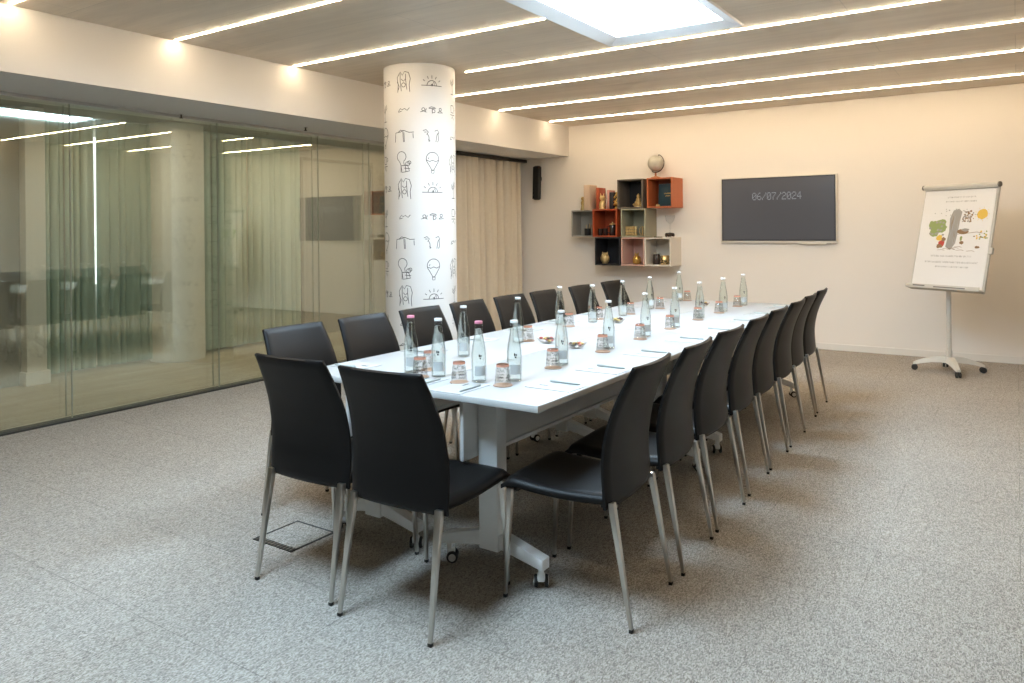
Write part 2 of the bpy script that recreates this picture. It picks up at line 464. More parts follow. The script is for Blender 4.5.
# glass partition: two leaves of glass, joints, tracks
jy = [-2.55, -2.16, -.92, .32, 1.56, 2.805, 4.045, 5.20, 5.925, 7.05]
for k in range(len(jy) - 1):
    y0, y1 = jy[k] + .003, jy[k + 1] - .003; ym = (y0 + y1) / 2
    b = MB()
    L_ = y1 - y0
    for dx in (0, -.085):
        b.box((dx, 0, 1.165), (.010, L_, 2.31), M['glass_wall'])
        for sy in (-1, 1):
            b.box((dx, sy * (L_ / 2 + .0006), 1.165), (.011, .001, 2.31), M['seal'])
    o = struct(b.build('window_%d' % (k + 2), smooth=False, loc=(gx(ym), ym, .012)))
    o.rotation_euler = (0, 0, GA)
ym = (YF + 7.05) / 2; Ln = 7.05 - YF
for nm, z, sz, mt in (('trim_glass_track', ZB - .012, (.13, Ln, .024), M['alu']), ('trim_glass_channel', .006, (.12, Ln, .012), M['dark_line'])):
    o = struct(MB().box((0, 0, 0), sz, mt).build(nm, smooth=False, loc=(gx(ym) - .04, ym, z))); o.rotation_euler = (0, 0, GA)
# end wall between glass and curtain recess
simple('wall_left', (-5.93, 8.0, 1.2), (.08, 1.9, 2.4), M['wall'])

# curtains at the far left corner
for i, (y0, y1, lab) in enumerate([(7.06, 7.92, 'floor length beige curtain right beside the round pillar'), (7.935, 8.80, 'floor length beige curtain hanging in the corner by the black speaker')]):
    o = wavy_curtain(y0, y1, -5.73, .015, 2.285, M['curtain'], .075, (y1 - y0) / .150, seed=31 + i).build('curtain', angle=80)
    tag(o, lab, 'curtain', 'beige curtains in the corner')
o = struct(MB().box((-5.70, 7.97, 2.31), (.05, 1.84, .04), M['dark_line']).build('trim_curtain_rail', smooth=False))
for i, (hx, hy, lab) in enumerate([(-5.70, 3.66, 'tiny dark hook under the bulkhead, nearer of two'), (-5.52, 4.81, 'tiny dark hook under the bulkhead, closer to the pillar')]):
    t = thing('ceiling_sprinkler', lab, 'sprinkler', (hx, hy, ZB))
    MB().lathe([(.018, -.004), (.018, 0)], M['alu']).cyl((0, 0, -.03), (0, 0, 0), .006, M['dark_metal']).lathe([(.015, -.034), (.015, -.030)], M['dark_metal']).build('head', t)

# skylights
def skylight(y0, y1, label):
    t = thing('ceiling_skylight', label, 'ceiling light', ((SX0 + SX1) / 2, (y0 + y1) / 2, HC), group='bright light panels in the ceiling')
    w, l = SX1 - SX0, y1 - y0
    bb = bmesh.new(); V = []
    for (ins, z) in ((-.004, .0), (.004, -.012), (.105, .024), (.105, .05)):
        V.append([bb.verts.new((sx * (w / 2 - ins), sy * (l / 2 - ins), z)) for sx, sy in ((-1, -1), (1, -1), (1, 1), (-1, 1))])
    for a, d in zip(V, V[1:]):
        for k in range(4): bb.faces.new((a[k], a[(k + 1) % 4], d[(k + 1) % 4], d[k]))
    bmesh.ops.recalc_face_normals(bb, faces=bb.faces)
    for f in bb.faces: f.normal_flip()
    MB().merge(bb, M['frame_grey']).build('frame', t, smooth=False)
    MB().box((0, 0, .055), (w - .2, l - .2, .02), M['sky_panel']).build('light_panel', t, smooth=False)
skylight(*SKY[0], 'large bright rectangular light panel in the wooden ceiling above the table')
skylight(*SKY[1], 'second bright ceiling light panel, nearer the camera above the near table end')

# LED lines
leds = [(8.34, -4.97, XR - .02), (7.205, -4.97, XR - .02), (6.155, -4.99, XR - .02), (5.27, -3.99, XR - .02), (4.235, -5.0, SX0 - .02), (3.17, -5.0, XR - .02), (2.1, -5.0, SX0 - .02),
        (4.235, SX1 + .02, XR - .02)]
led_lab = ['warm glowing ceiling light line nearest the back wall', 'warm glowing ceiling light line second from the back wall', 'warm glowing ceiling light line third from the back wall',
           'warm glowing ceiling light line starting at the pillar, passing the far end of the bright panel', 'warm glowing ceiling light line from the bulkhead behind the pillar to the bright panel',
           'warm glowing ceiling light line across the top left corner of the photo', 'warm glowing light line whose tip shows in the top left corner above the bulkhead',
           'warm ceiling light line on the right side of the large bright panel']
for (y, x0, x1), lab in zip(leds, led_lab):
    b = MB(); b.box(((x0 + x1) / 2, y, HC - .002), (x1 - x0, .012, .006), M['led'])
    tag(b.build('ceiling_light_line', smooth=False), lab, 'ceiling light', 'warm light lines in the ceiling')

# ------------------------------------------------------------------ pillar with line drawings
def circ(cx, cz, r, a0=0, a1=360, n=16, sx=1.):
    return [(cx + sx * r * math.cos(R(a0 + (a1 - a0) * k / n)), cz + r * math.sin(R(a0 + (a1 - a0) * k / n))) for k in range(n + 1)]
mot = {}
mot['figure'] = [[(-.055, -.09), (-.05, -.02), (-.06, .03), (-.03, .08), (-.01, .05), (.01, .08), (.045, .07), (.06, .02), (.05, -.03), (.055, -.09)], [(-.03, .07), (-.03, 0), (-.02, -.08)], [(.02, .06), (.02, .01), (.03, -.07)],
                 [(-.02, .02), (0, .0), (.02, .02)], [(-.06, 0), (-.04, -.04), (-.05, -.07)], circ(0, -.03, .018, n=8)]
mot['wave'] = [[(-.05, -.012), (-.03, .012), (-.012, .0), (.005, .012), (.03, -.006), (.05, .016)], [(-.05, -.018), (-.02, -.01)]]
mot['table'] = [[(-.085, -.05), (-.08, .028), (-.03, .035), (.0, .045), (.045, .028), (.085, .03)], [(-.01, .035), (-.005, -.05)], [(.0, .03), (.004, -.05)], [(.078, .02), (.08, -.02)], [(-.055, .032), (-.03, .05), (0, .04)]]
mot['bulb'] = [circ(-.025, .05, .042, -60, 240, 18), [(-.045, .012), (-.03, -.02), (-.03, -.08)], [(-.005, .012), (.0, -.02)], [(-.03, -.025), (.03, -.02), (.045, -.07), (-.02, -.08), (-.03, -.025)], [(.01, -.02), (.015, -.075)],
               circ(.03, -.01, .018, n=8), circ(.045, .0, .014, n=8), [(.0, -.045), (.05, -.05)]]
mot['sunrise'] = [[(-.09, -.035), (.09, -.035)], circ(0, -.035, .042, 0, 180, 12), [(-.06, .0), (-.075, .012)], [(-.03, .02), (-.04, .04)], [(0, .022), (0, .05)], [(.03, .02), (.04, .04)], [(.06, .0), (.075, .012)], [(0, -.035), (.018, .0), (.026, -.035)], circ(0, -.03, .008, n=6)]
mot['desk'] = [[(-.1, -.02), (-.07, -.012), (-.05, -.022)], circ(-.075, .002, .013, n=8), [(-.03, .012), (-.01, .025), (.02, .02), (.035, .012), (-.03, .012)], [(.0, .012), (.0, -.03)], circ(.012, -.01, .014, n=8), [(.05, -.02), (.07, -.005), (.1, -.02), (.05, -.02)], circ(.075, .008, .012, n=8), [(-.05, .01), (-.06, -.02)]]
mot['lamps'] = [[(-.08, .04), (-.055, .05), (-.035, .03), (-.05, .01)], [(-.045, .02), (-.03, -.01), (-.03, -.05)], [(.02, .04), (.045, .05), (.06, .03), (.04, .01), (.03, -.05)], [(.05, .03), (.055, -.03), (.045, -.05)], [(-.07, .03), (-.05, .03)], [(-.035, -.03), (-.02, -.045)]]
mot['balloon'] = [circ(0, .03, .055, -35, 215, 18), [(-.045, 0), (-.008, -.062), (.008, -.062), (.045, 0)], [(-.012, -.065), (-.01, -.088), (.01, -.088), (.012, -.065), (-.012, -.065)], [(-.052, .02), (-.025, .008), (0, .02), (.025, .008), (.052, .02)], [(-.04, .03), (-.03, .04)]]
mot['plant'] = [[(0, -.08), (-.005, 0), (.0, .06)], [(0, .0), (-.03, .04), (-.035, .01), (0, -.01)], [(0, .02), (.03, .06), (.035, .03), (0, .0)], [(-.03, -.08), (.03, -.08)]]
mot['cups'] = [[(-.03, .06), (-.03, 0), (.02, 0), (.02, .06), (-.03, .06)], circ(.03, .035, .016, -80, 80, 8), [(-.04, -.02), (.04, -.02)], [(-.02, -.05), (.0, -.03), (.02, -.06)]]
PR = .305
def pillar():
    b = MB(); b.lathe([(PR, 0), (PR, HC)], M['pillar'], seg=96)
    base = math.atan2(-4.98, 4.27)            # towards the viewer's side of the room
    bb = bmesh.new()
    sets = [['figure', 'wave', 'table', 'bulb'], ['sunrise', 'desk', 'lamps', 'balloon'], ['plant', 'cups', 'wave', 'figure'], ['desk', 'plant', 'balloon', 'cups']]
    order = [0, 1, 2, 3, 0, 1, 2, 3]
    for c in range(8):
        s0 = -.135 + c * (2 * PI * PR / 8)
        for row in range(14):
            kind = sets[order[c]][row % 4]
            zc = (2.595, 2.360, 2.145, 1.925)[row % 4] - .88 * (row // 4)
            if zc < .12: continue
            for st in mot[kind]:
                pts = []
                for (p, q) in zip(st, st[1:]):
                    n = max(1, int(math.hypot(q[0] - p[0], q[1] - p[1]) / .02))
                    pts += [(p[0] + (q[0] - p[0]) * k / n, p[1] + (q[1] - p[1]) * k / n) for k in range(n)]
                pts.append(st[-1])
                hw = .0024; prev = None
                for k, p in enumerate(pts):
                    a = pts[max(k - 1, 0)]; d = pts[min(k + 1, len(pts) - 1)]
                    tx, tz = d[0] - a[0], d[1] - a[1]; l_ = math.hypot(tx, tz) or 1
                    nx, nz = -tz / l_ * hw, tx / l_ * hw
                    cur = []
                    for sg in (1, -1):
                        s = s0 + p[0] + nx * sg; z = zc + p[1] + nz * sg
                        an = base + s / PR
                        cur.append(bb.verts.new(((PR + .0006) * math.cos(an), (PR + .0006) * math.sin(an), z)))
                    if prev: bb.faces.new((prev[0], prev[1], cur[1], cur[0]))
                    prev = cur
    for f in bb.faces:
        f.normal_update()
        c = f.calc_center_median()
        if f.normal.dot(Vector((c.x, c.y, 0))) < 0: f.normal_flip()
    b.merge(bb, M['ink'])
    return struct(b.build('pillar', loc=(-4.27, 4.98, 0), angle=60))
pillar()

# ------------------------------------------------------------------ tables
def hexa(b, pts_lo, pts_hi, mat, bev=0.):
    """closed solid from two rings of corners"""
    bb = bmesh.new(); A = [bb.verts.new(p) for p in pts_lo]; B = [bb.verts.new(p) for p in pts_hi]; n = len(A)
    bb.faces.new(A[::-1]); bb.faces.new(B)
    for k in range(n): bb.faces.new((A[k], A[(k + 1) % n], B[(k + 1) % n], B[k]))
    bmesh.ops.recalc_face_normals(bb, faces=bb.faces)
    if bev: bmesh.ops.bevel(bb, geom=list(bb.edges), offset=bev, segments=2, affect='EDGES', profile=.5)
    return b.merge(bb, mat)
TW, TL = .634, 2.034
rc = random.Random(2)
def make_table(label, loc, rotz, far):
    t = thing('folding_table', label, 'table', loc, rotz, 'white folding tables pushed together')
    b = MB(); b.box((0, 0, ZT - .0135), (TW, TL, .025), M['table_edge'], .003); b.box((0, 0, ZT - .001), (TW - .004, TL - .004, .002), M['table_top'], .0008)
    b.build('tabletop', t)
    for sy in (-1, 1):
        yc = sy * (TL / 2 - (.165 if sy < 0 else far))
        c = MB(); c.box((0, yc, .41), (.092, .07, .61), M['table_frame'], .006)
        c.box((0, yc, ZT - .032), (.09, .075, .012), M['table_frame'], .002)
        c.build('column', t)
        f = MB()
        # arched foot: thick in the middle, sloping to the tips
        top = [(-.245, .118), (-.06, .172), (.06, .172), (.245, .118)]
        bot = [(.245, .075), (.09, .108), (.03, .118), (-.03, .118), (-.09, .108), (-.245, .075)]
        f.prism(top + bot, 1, yc - .026, yc + .026, M['table_frame'], .004)
        fo = f.build('foot', t)
        for sx in (-1, 1):
            x = sx * .222
            sw = rc.choice((33, 70, -20, 100)) if not (sx > 0 and sy < 0) else 122
            c_ = MB()
            c_.box((0, 0, .058), (.020, .022, .05), M['table_frame'], .004)
            c_.box((.006, 0, .040), (.034, .030, .030), M['table_frame'], .007)
            for s2 in (-1, 1):
                c_.lathe([(.0, -.007), (.020, -.007), (.0235, -.004), (.0235, .004), (.020, .007), (0, .007)], M['rubber'], (.012, s2 * .020, .0236), 20, Matrix.Rotation(R(90), 3, 'X'))
                c_.lathe([(.0, -.002), (.015, -.002), (.015, .002), (0, .002)], M['wheel'], (.012, s2 * .0275, .0236), 20, Matrix.Rotation(R(90), 3, 'X'))
            c_.cyl((.012, -.022, .0236), (.012, .022, .0236), .005, M['rubber'])
            bmesh.ops.transform(c_.bm, matrix=Matrix.Translation((x, yc, 0)) @ Matrix.Rotation(R(sw), 4, 'Z'), verts=c_.bm.verts)
            k = c_
            k.build('caster', fo)
    m = MB(); m.box((-.062, 0, .588), (.020, TL - .09, .245), M['panel'], .006); m.box((-.058, .05, .469), (.034, TL - .24, .016), M['table_frame'], .004)
    m.build('modesty_panel', t)
    return t
TC = [(-1.742, 3.305), (-2.382, 3.318), (-1.742 + .0, 5.345), (-2.382, 5.358)]
tl_ = ['white wheeled folding table forming the near right quarter of the long table', 'white wheeled folding table forming the near left quarter of the long table',
       'white wheeled folding table forming the far right quarter of the long table', 'white wheeled folding table forming the far left quarter of the long table']
for (x, y), lab in zip(TC, tl_):
    make_table(lab, (x, y, 0), 0, .065 if 'far right' in lab else .21)

# ------------------------------------------------------------------ chairs (local: +y faces the table)
def interp(tab, z):
    for (a, va), (b_, vb) in zip(tab, tab[1:]):
        if z <= b_:
            f = (z - a) / (b_ - a)
            return va + (vb - va) * max(0, f)
    return tab[-1][1]
def smooth_tab(tab, z, w=.05):
    return sum(interp(tab, z + w * k / 4) for k in range(-4, 5)) / 9
def make_chair(label):
    t = thing('dining_chair', label, 'chair', group='black leather chairs around the long table')
    prof = [(.3, -.222), (.42, -.218), (.56, -.208), (.66, -.222), (.74, -.245), (.82, -.281), (.90, -.322), (.98, -.365)]
    wid = [(.3, .212), (.42, .214), (.55, .213), (.66, .209), (.78, .198), (.90, .182), (.95, .178)]
    z0, z1 = .402, .893
    def fn(u, v):
        z = z0 + (z1 - z0) * v
        uu = 2 * u - 1
        hw = smooth_tab(wid, z)
        zz = z
        # lower edge dips a little in the middle, top edge bows up
        y = smooth_tab(prof, z) + .020 * uu * uu - .010
        dz = 1e-3
        ty = (smooth_tab(prof, z + dz) - smooth_tab(prof, z - dz)) / (2 * dz)
        n = Vector((-.04 * uu / max(hw, .1), 1, -ty))
        return (uu * hw, y, zz), n
    def th(u, v):
        uu = abs(2 * u - 1)
        e = min(1, (1 - uu) / .08); e2 = min(1, min(1 - v, v) / .035)
        k = math.sqrt(max(0, 1 - (1 - e) ** 2)) * math.sqrt(max(0, 1 - (1 - e2) ** 2))
        return .0055 + .0065 * k
    b = MB(); b.grid_shell(fn, 22, 30, th, M['leather'])
    b.build('backrest', t, angle=70)
    def sf(u, v):
        uu = 2 * u - 1; y = -.200 + .412 * v
        hw = .206 + .004 * v
        z = .432 - .016 * math.sin(PI * min(1, v * 1.05)) * (1 - .4 * uu * uu) - .018 * max(0, (v - .86) / .14) ** 2 + .006 * v
        z += -.006 * abs(uu) ** 4
        return (uu * hw, y, z), (0, 0, 1)
    def sth(u, v):
        uu = abs(2 * u - 1)
        e = min(1, (1 - uu) / .06); e2 = min(1, (1 - v) / .05)
        return .008 + .012 * math.sqrt(max(0, 1 - (1 - e) ** 2)) * math.sqrt(max(0, 1 - (1 - e2) ** 2))
    b = MB(); b.grid_shell(sf, 18, 22, sth, M['leather']); b.build('seat', t, angle=70)
    b = MB()
    for sx in (-1, 1): b.box((sx * .140, -.005, .402), (.022, .36, .014), M['steel'], .003)
    for yy in (-.19, .165): b.box((0, yy, .402), (.36, .02, .012), M['black'], .003)
    b.build('seat_frame', t)
    def leg(p, q, a, c):
        b = MB(); (x, y, z), (x2, y2, z2) = p, q
        lo = [(x2 - c[0], y2 - c[1], z2), (x2 + c[0], y2 - c[1], z2), (x2 + c[0], y2 + c[1], z2), (x2 - c[0], y2 + c[1], z2)]
        hi = [(x - a[0], y - a[1], z), (x + a[0], y - a[1], z), (x + a[0], y + a[1], z), (x - a[0], y + a[1], z)]
        hexa(b, lo, hi, M['steel'], .0025)
        o = b.build('leg', t)
        k = MB(); k.box((x2, y2, .0065), (c[0] * 2.15, c[1] * 2.15, .013), M['black'], .002); k.build('foot_cap', o)
    for sx in (-1, 1):
        leg((sx * .190, -.226, .425), (sx * .200, -.297, .011), (.014, .011), (.0075, .0065))
        leg((sx * .188, .182, .408), (sx * .196, .204, .011), (.011, .010), (.007, .0065))
    remember(t)
    return t
def ordw(k): return ['first', 'second', 'third', 'fourth', 'fifth', 'sixth', 'seventh', 'eighth'][k]
def at_table(k, side):
    if k == 0: return 'nearest the camera on the table\'s %s side' % side
    if k == 7: return 'closest to the back wall on the table\'s %s side' % side
    return '%s from the near end on the table\'s %s side' % (ordw(k), side)
def chair_label(side, k):
    return 'black leather chair, ' + at_table(k, side)
RY = [2.53, 3.025, 3.53, 4.055, 4.535, 5.05, 5.52, 6.03]
RX = [-1.106, -1.114, -1.131, -1.151, -1.167, -1.182, -1.209, -1.235]
RA = [2.8, 3.2, 0, 2., 1., 1., 2., 2.]
LY = [2.555, 3.05, 3.53, 4.01, 4.50, 4.97, 5.56, 6.14]
c0 = make_chair(chair_label('right', 0))
first = True
def put_chair(x, y, rz, lab):
    global first
    if first:
        c0.location = (x, y, 0); c0.rotation_euler = (0, 0, rz); c0['label'] = lab; first = False; return c0
    return dup(c0, (x, y, 0), rz, lab)
for k in range(8):
    put_chair(RX[k] - .297, RY[k], R(90 + RA[k]), chair_label('right', k))
for k in range(8):
    put_chair(-2.735, LY[k], R(-90 + [-1, 1, 0, 1, -1, 0, 1, -1][k]), chair_label('left', k))
put_chair(-2.308, 2.215, R(2.), 'black leather chair at the table\'s near end, back to the camera, left one')
put_chair(-1.830, 2.197, R(3.), 'black leather chair at the table\'s near end, back to the camera, right one')

# ------------------------------------------------------------------ tableware
Z0 = ZT + .0004
bott = dict(right=[(-1.745, 2.621), (-1.761, 3.042), (-1.785, 3.577), (-1.799, 4.081), (-1.808, 4.558), (-1.836, 5.088), (-1.825, 5.557), (-1.833, 6.082)],
            left=[(-2.243, 2.541), (-2.298, 2.997), (-2.308, 3.507), (-2.40, 4.10), (-2.375, 4.52), (-2.363, 4.961), (-2.376, 5.477), (-2.416, 6.191)],
            end=[(-2.065, 2.516), (-1.856, 2.523)])
bott['left'][3] = (-2.50, 4.30)
def make_bottle(label, capmat):
    t = thing('water_bottle', label, 'bottle', group='glass water bottles on the table')
    out = [(.022, .0), (.030, .002), (.032, .008), (.0325, .100), (.0315, .122), (.028, .150), (.0225, .180), (.0185, .203), (.0165, .222), (.0162, .236), (.0172, .2375), (.0172, .241), (.0155, .2415), (.0155, .246)]
    b = MB(); b.lathe(out, M['bottle'], seg=28); g = b.build('bottle_body', t, angle=50)
    inn = [(r - .0022, z) for r, z in out[2:9]]
    inn[0] = (.0285, .006)
    b = MB(); b.lathe(inn, M['water'], seg=28); b.build('water', t, angle=50)
    b = MB(); b.lathe([(.0160, .2425), (.0165, .243), (.0165, .2515), (.0152, .2535), (0, .254)], capmat, seg=24, capped=False); b.build('cap', t)
    # wrap label low on the body, small print above
    b = MB(); bb = bmesh.new()
    def patch(a0, a1, z0, z1, r):
        n = 12
        P = [[bb.verts.new((r * math.cos(a0 + (a1 - a0) * k / n), r * math.sin(a0 + (a1 - a0) * k / n), z)) for k in range(n + 1)] for z in (z0, z1)]
        for k in range(n): bb.faces.new((P[0][k], P[0][k + 1], P[1][k + 1], P[1][k]))
    patch(-PI / 2 + .02, -PI / 2 + 1.45, .032, .072, .0325)
    b.merge(bb, M['btl_label']); b.build('label', t)
    b = MB(); bb = bmesh.new()
    patch(-PI / 2 + .65, -PI / 2 + .85, .10, .106, .0326); patch(-PI / 2 + .55, -PI / 2 + .7, .108, .12, .0318); patch(-PI / 2 + .75, -PI / 2 + .92, .109, .117, .032)
    b.merge(bb, M['ink']); b.build('printed_mark', t)
    remember(t); return t
bw = make_bottle('x', M['cap_white'])
firstb = True
def put_bottle(x, y, lab, cap=None):
    global firstb
    if firstb:
        o = bw; o.location = (x, y, Z0); o['label'] = lab; firstb = False
    else:
        o = dup(bw, (x, y, Z0), random.uniform(-.25, .25), lab)
    if cap:
        for c in COL.objects:
            if c.parent == o and c.name.startswith('cap'):
                c.data = c.data.copy(); c.data.materials[0] = cap
    return o
for k, (x, y) in enumerate(bott['right']): put_bottle(x, y, 'clear water bottle with white cap, ' + at_table(k, 'right'))
for k, (x, y) in enumerate(bott['left']): put_bottle(x, y, ('clear water bottle with pink cap, ' if k in (0,) else 'clear glass water bottle, ') + at_table(k, 'left'), M['cap_pink'] if k in (0,) else None)
put_bottle(-2.065, 2.516, 'clear glass water bottle with white cap, in front of the left end chair')
put_bottle(-1.856, 2.523, 'clear glass water bottle with pink cap, in front of the right end chair', M['cap_pink'])

glas = dict(right=[(-1.735, 2.520), (-1.758, 2.956), (-1.769, 3.474), (-1.785, 3.970), (-1.805, 4.466), (-1.815, 4.990), (-1.830, 5.475), (-1.854, 5.99)],
            left=[(-2.212, 2.632), None, (-2.301, 3.597), (-2.41, 4.263), (-2.423, 4.701), (-2.363, 5.092), (-2.326, 5.556), (-2.367, 6.255)],
            end=[(-2.137, 2.478), (-1.925, 2.478)])
def make_tumbler():
    t = thing('drinking_glass', 'x', 'glass', group='upturned glasses on the table')
    # upturned: rim down
    prof = [(.0335, .0), (.0345, .001), (.0255, .082), (.024, .0845), (0, .0845), ]
    inner = [(0, .074), (.0235, .074), (.0320, .0)]
    b = MB(); b.lathe(prof + [] , M['tumbler'], seg=28, capped=False); b.lathe(inner, M['tumbler'], seg=28, capped=False)
    b.build('glass_body', t, angle=50)
    b = MB(); b.lathe([(.0262, .0735), (.0264, .0735), (.0256, .0818), (.0254, .0818)], M['tumbler_top'], seg=28, capped=False); b.build('orange_band', t)
    bb = bmesh.new()
    def rr(z): return .0345 + (.0255 - .0345) * (z - .001) / .081 + .0003
    def stroke(pts, hw):
        prev = None
        for a, z in pts:
            cur = [bb.verts.new((rr(z + s * hw) * math.cos(a), rr(z + s * hw) * math.sin(a), z + s * hw)) for s in (1, -1)]
            if prev: bb.faces.new((prev[0], prev[1], cur[1], cur[0]))
            prev = cur
    rnd = random.Random(3)
    for zc, amp, n in ((.020, .005, 40), (.034, .004, 34), (.058, .006, 34)):
        k = 0
        while k < n:
            m = rnd.randint(3, 7)
            stroke([(2 * PI * (k + j) / n, zc + amp * ((j % 2) * 2 - 1) * rnd.uniform(.4, 1)) for j in range(m)], .0013)
            k += m + 1
    MB().merge(bb, M['ink']).build('printed_line', t)
    remember(t); return t
gt = make_tumbler(); firstg = True
def make_coaster():
    return tag(MB().lathe([(.0385, 0), (.0395, .001), (.0395, .0025), (.0385, .0035)], M['coaster'], seg=32).build('coaster'), 'x', 'coaster', 'paper coasters under the glasses')
cst = make_coaster()
def put_glass(x, y, lab):
    global firstg
    if firstg:
        gt.location = (x, y, Z0 + .0039); gt['label'] = 'upturned printed glass, ' + lab; cst.location = (x, y, Z0); cst['label'] = 'round brown coaster under the glass ' + lab; firstg = False; return
    dup(gt, (x, y, Z0 + .0039), random.uniform(0, 6), 'upturned printed glass, ' + lab)
    dup(cst, (x, y, Z0), 0, 'round brown coaster under the glass ' + lab)
for k, p in enumerate(glas['right']): put_glass(*p, at_table(k, 'right'))
for k, p in enumerate(glas['left']):
    if p: put_glass(*p, at_table(k, 'left'))
put_glass(*glas['end'][0], 'in front of the left end chair'); put_glass(*glas['end'][1], 'in front of the right end chair')

# notepads and pens
def make_pad():
    t = thing('notepad', 'x', 'notepad', group='white notepads on the table')
    MB().box((0, 0, .0010), (.148, .205, .002), M['pad']).build('paper_block', t, smooth=False)
    b = MB(); y = .032
    for w_ in (.009, .012, .007, .010): b.box((-.012, y + w_ / 2, .0021), (.011, w_ - .0015, .0004), M['pad_edge']); y += w_ + .001
    b.build('printed_heading', t, smooth=False)
    remember(t); return t
def make_pen():
    t = thing('pen', 'x', 'pen', group='pens on the notepads')
    b = MB(); b.lathe([(.0015, 0), (.0042, .010), (.0046, .02), (.0046, .138), (.003, .142)], M['pen'], seg=14, rot=Matrix.Rotation(R(-90), 3, 'X')); b.build('barrel', t)
    b = MB(); b.box((0, .122, .0052), (.003, .036, .0016), M['steel'], .0005); b.build('clip', t)
    remember(t); return t
pad0, pen0 = make_pad(), make_pen(); fp = True
def put_pad(x, y, rz, where, dx=.0, pen_white=False):
    """rz: the pad's top points to local +y"""
    global fp
    c, s = math.cos(rz), math.sin(rz)
    pl = (x + c * (.055) - s * (-.080), y + s * (.055) + c * (-.080), Z0 + .0068)
    l1 = 'white notepad with small dark heading, ' + where; l2 = 'grey pen on the notepad ' + where
    if fp:
        pad0.location = (x, y, Z0); pad0.rotation_euler = (0, 0, rz); pad0['label'] = l1; pen0.location = pl; pen0.rotation_euler = (0, 0, rz); pen0['label'] = l2; fp = False
    else:
        dup(pad0, (x, y, Z0), rz, l1); dup(pen0, pl, rz, l2)
RPY = [2.615, 3.03, 3.52, 4.055, 4.52, 5.03, 5.51, 6.03]
for k in range(8): put_pad(-1.54, RPY[k], R(90 + random.uniform(-1, 1)), at_table(k, 'right'))
for k in range(8): put_pad(-2.585, LY[k] - .02, R(-90 + random.uniform(-1, 1)), at_table(k, 'left'))
put_pad(-1.855, 2.395, R(1), 'in front of the right end chair'); put_pad(-2.075, 2.41, R(2), 'in front of the left end chair')

# sweet bowls
for (x, y, lab) in ((-1.944, 3.515, 'small glass bowl of sweets in mid table, nearer the camera and to the right'), (-2.172, 3.585, 'small glass bowl of sweets in mid table, partly hidden behind a bottle'), (-2.224, 4.588, 'small glass bowl of sweets further along, towards the left chairs'), (-2.102, 5.90, 'small glass bowl of sweets closest to the back wall')):
    t = thing('sweet_bowl', lab, 'bowl', (x, y, Z0), group='glass bowls of sweets')
    MB().lathe([(0, 0), (.028, 0), (.034, .004), (.052, .026), (.0545, .0275), (.052, .0275), (.033, .0075), (0, .006)], M['bowl'], seg=28, capped=False).build('bowl_shell', t, angle=60)
    rnd = random.Random(int(x * 1000))
    b = MB()
    for k in range(16):
        a = rnd.uniform(0, 6.3); r_ = .034 * math.sqrt(rnd.random())
        b.ball((r_ * math.cos(a), r_ * math.sin(a), .016 + rnd.uniform(0, .014)), .0095, M[rnd.choice(['candy_d', 'candy_d', 'candy_r', 'candy_y'])], (1.2, 1, .75), 10, 6, Matrix.Rotation(a, 3, 'Z'))
    o = b.build('sweets', t); o['kind'] = 'stuff'

# ------------------------------------------------------------------ floor box
t = thing('floor_socket_box', 'square carpet-topped floor socket hatch with dark frame by the left end chair', 'floor socket', (-2.713, 2.28, 0), R(0))
b = MB()
for (c, sz) in (((0, .118, .0015), (.256, .010, .003)), ((-.123, 0, .0015), (.008, .24, .003)), ((.123, 0, .0015), (.010, .24, .003))): b.box(c, sz, M['black'])
b.build('frame', t, smooth=False)
b = MB(); b.box((0, -.112, .0015), (.256, .034, .003), M['black'])
for k in range(12): b.box((-.11 + k * .02, -.112, .0036), (.004, .026, .0014), M['easel_dark'])
b.build('cable_flap', t, smooth=False)
MB().box((.001, .010, .001), (.236, .206, .002), M['carpet']).build('lid', t, smooth=False)

# ------------------------------------------------------------------ television
t = thing('wall_television', 'wide flat screen on the back wall showing a dotted date', 'television', (-2.285, YB, 1.566))
W_, H_ = 1.295, .765
b = MB(); b.box((0, -.025, 0), (W_, .045, H_), M['tv_frame'], .006); b.build('frame', t)
b = MB(); b.box((0, -.0485, .006), (W_ - .03, .004, H_ - .036), M['tv_bezel'], .001); b.build('bezel', t, smooth=False)
b = MB(); b.box((0, -.051, .006), (W_ - .055, .003, H_ - .062), M['screen']); b.build('screen', t, smooth=False)
b = MB(); b.box((.40, -.040, -H_ / 2 - .006), (.30, .02, .014), M['tv_frame'], .003); b.build('control_bar', t)
b = MB(); b.box((.56, -.0515, -H_ / 2 - .005), (.05, .002, .004), M['black']); b.build('control_mark', t, smooth=False)
F5 = {'0': ['01110', '10001', '10011', '10101', '11001', '10001', '01110'], '6': ['00110', '01000', '10000', '11110', '10001', '10001', '01110'], '7': ['11111', '00001', '00010', '00100', '01000', '01000', '01000'],
      '2': ['01110', '10001', '00001', '00110', '01000', '10000', '11111'], '4': ['00010', '00110', '01010', '10010', '11111', '00010', '00010'], '/': ['00001', '00001', '00010', '00100', '01000', '10000', '10000']}
b = MB(); px_ = .0098
for k, ch in enumerate('06/07/2024'):
    for r_, row in enumerate(F5[ch]):
        for c_, v in enumerate(row):
            if v == '1': b.box((-.268 + k * .0555 + c_ * px_, -.0530, .192 - r_ * .0125), (.0072, .001, .0088), M['dot'])
b.build('date_digits', t, smooth=False)

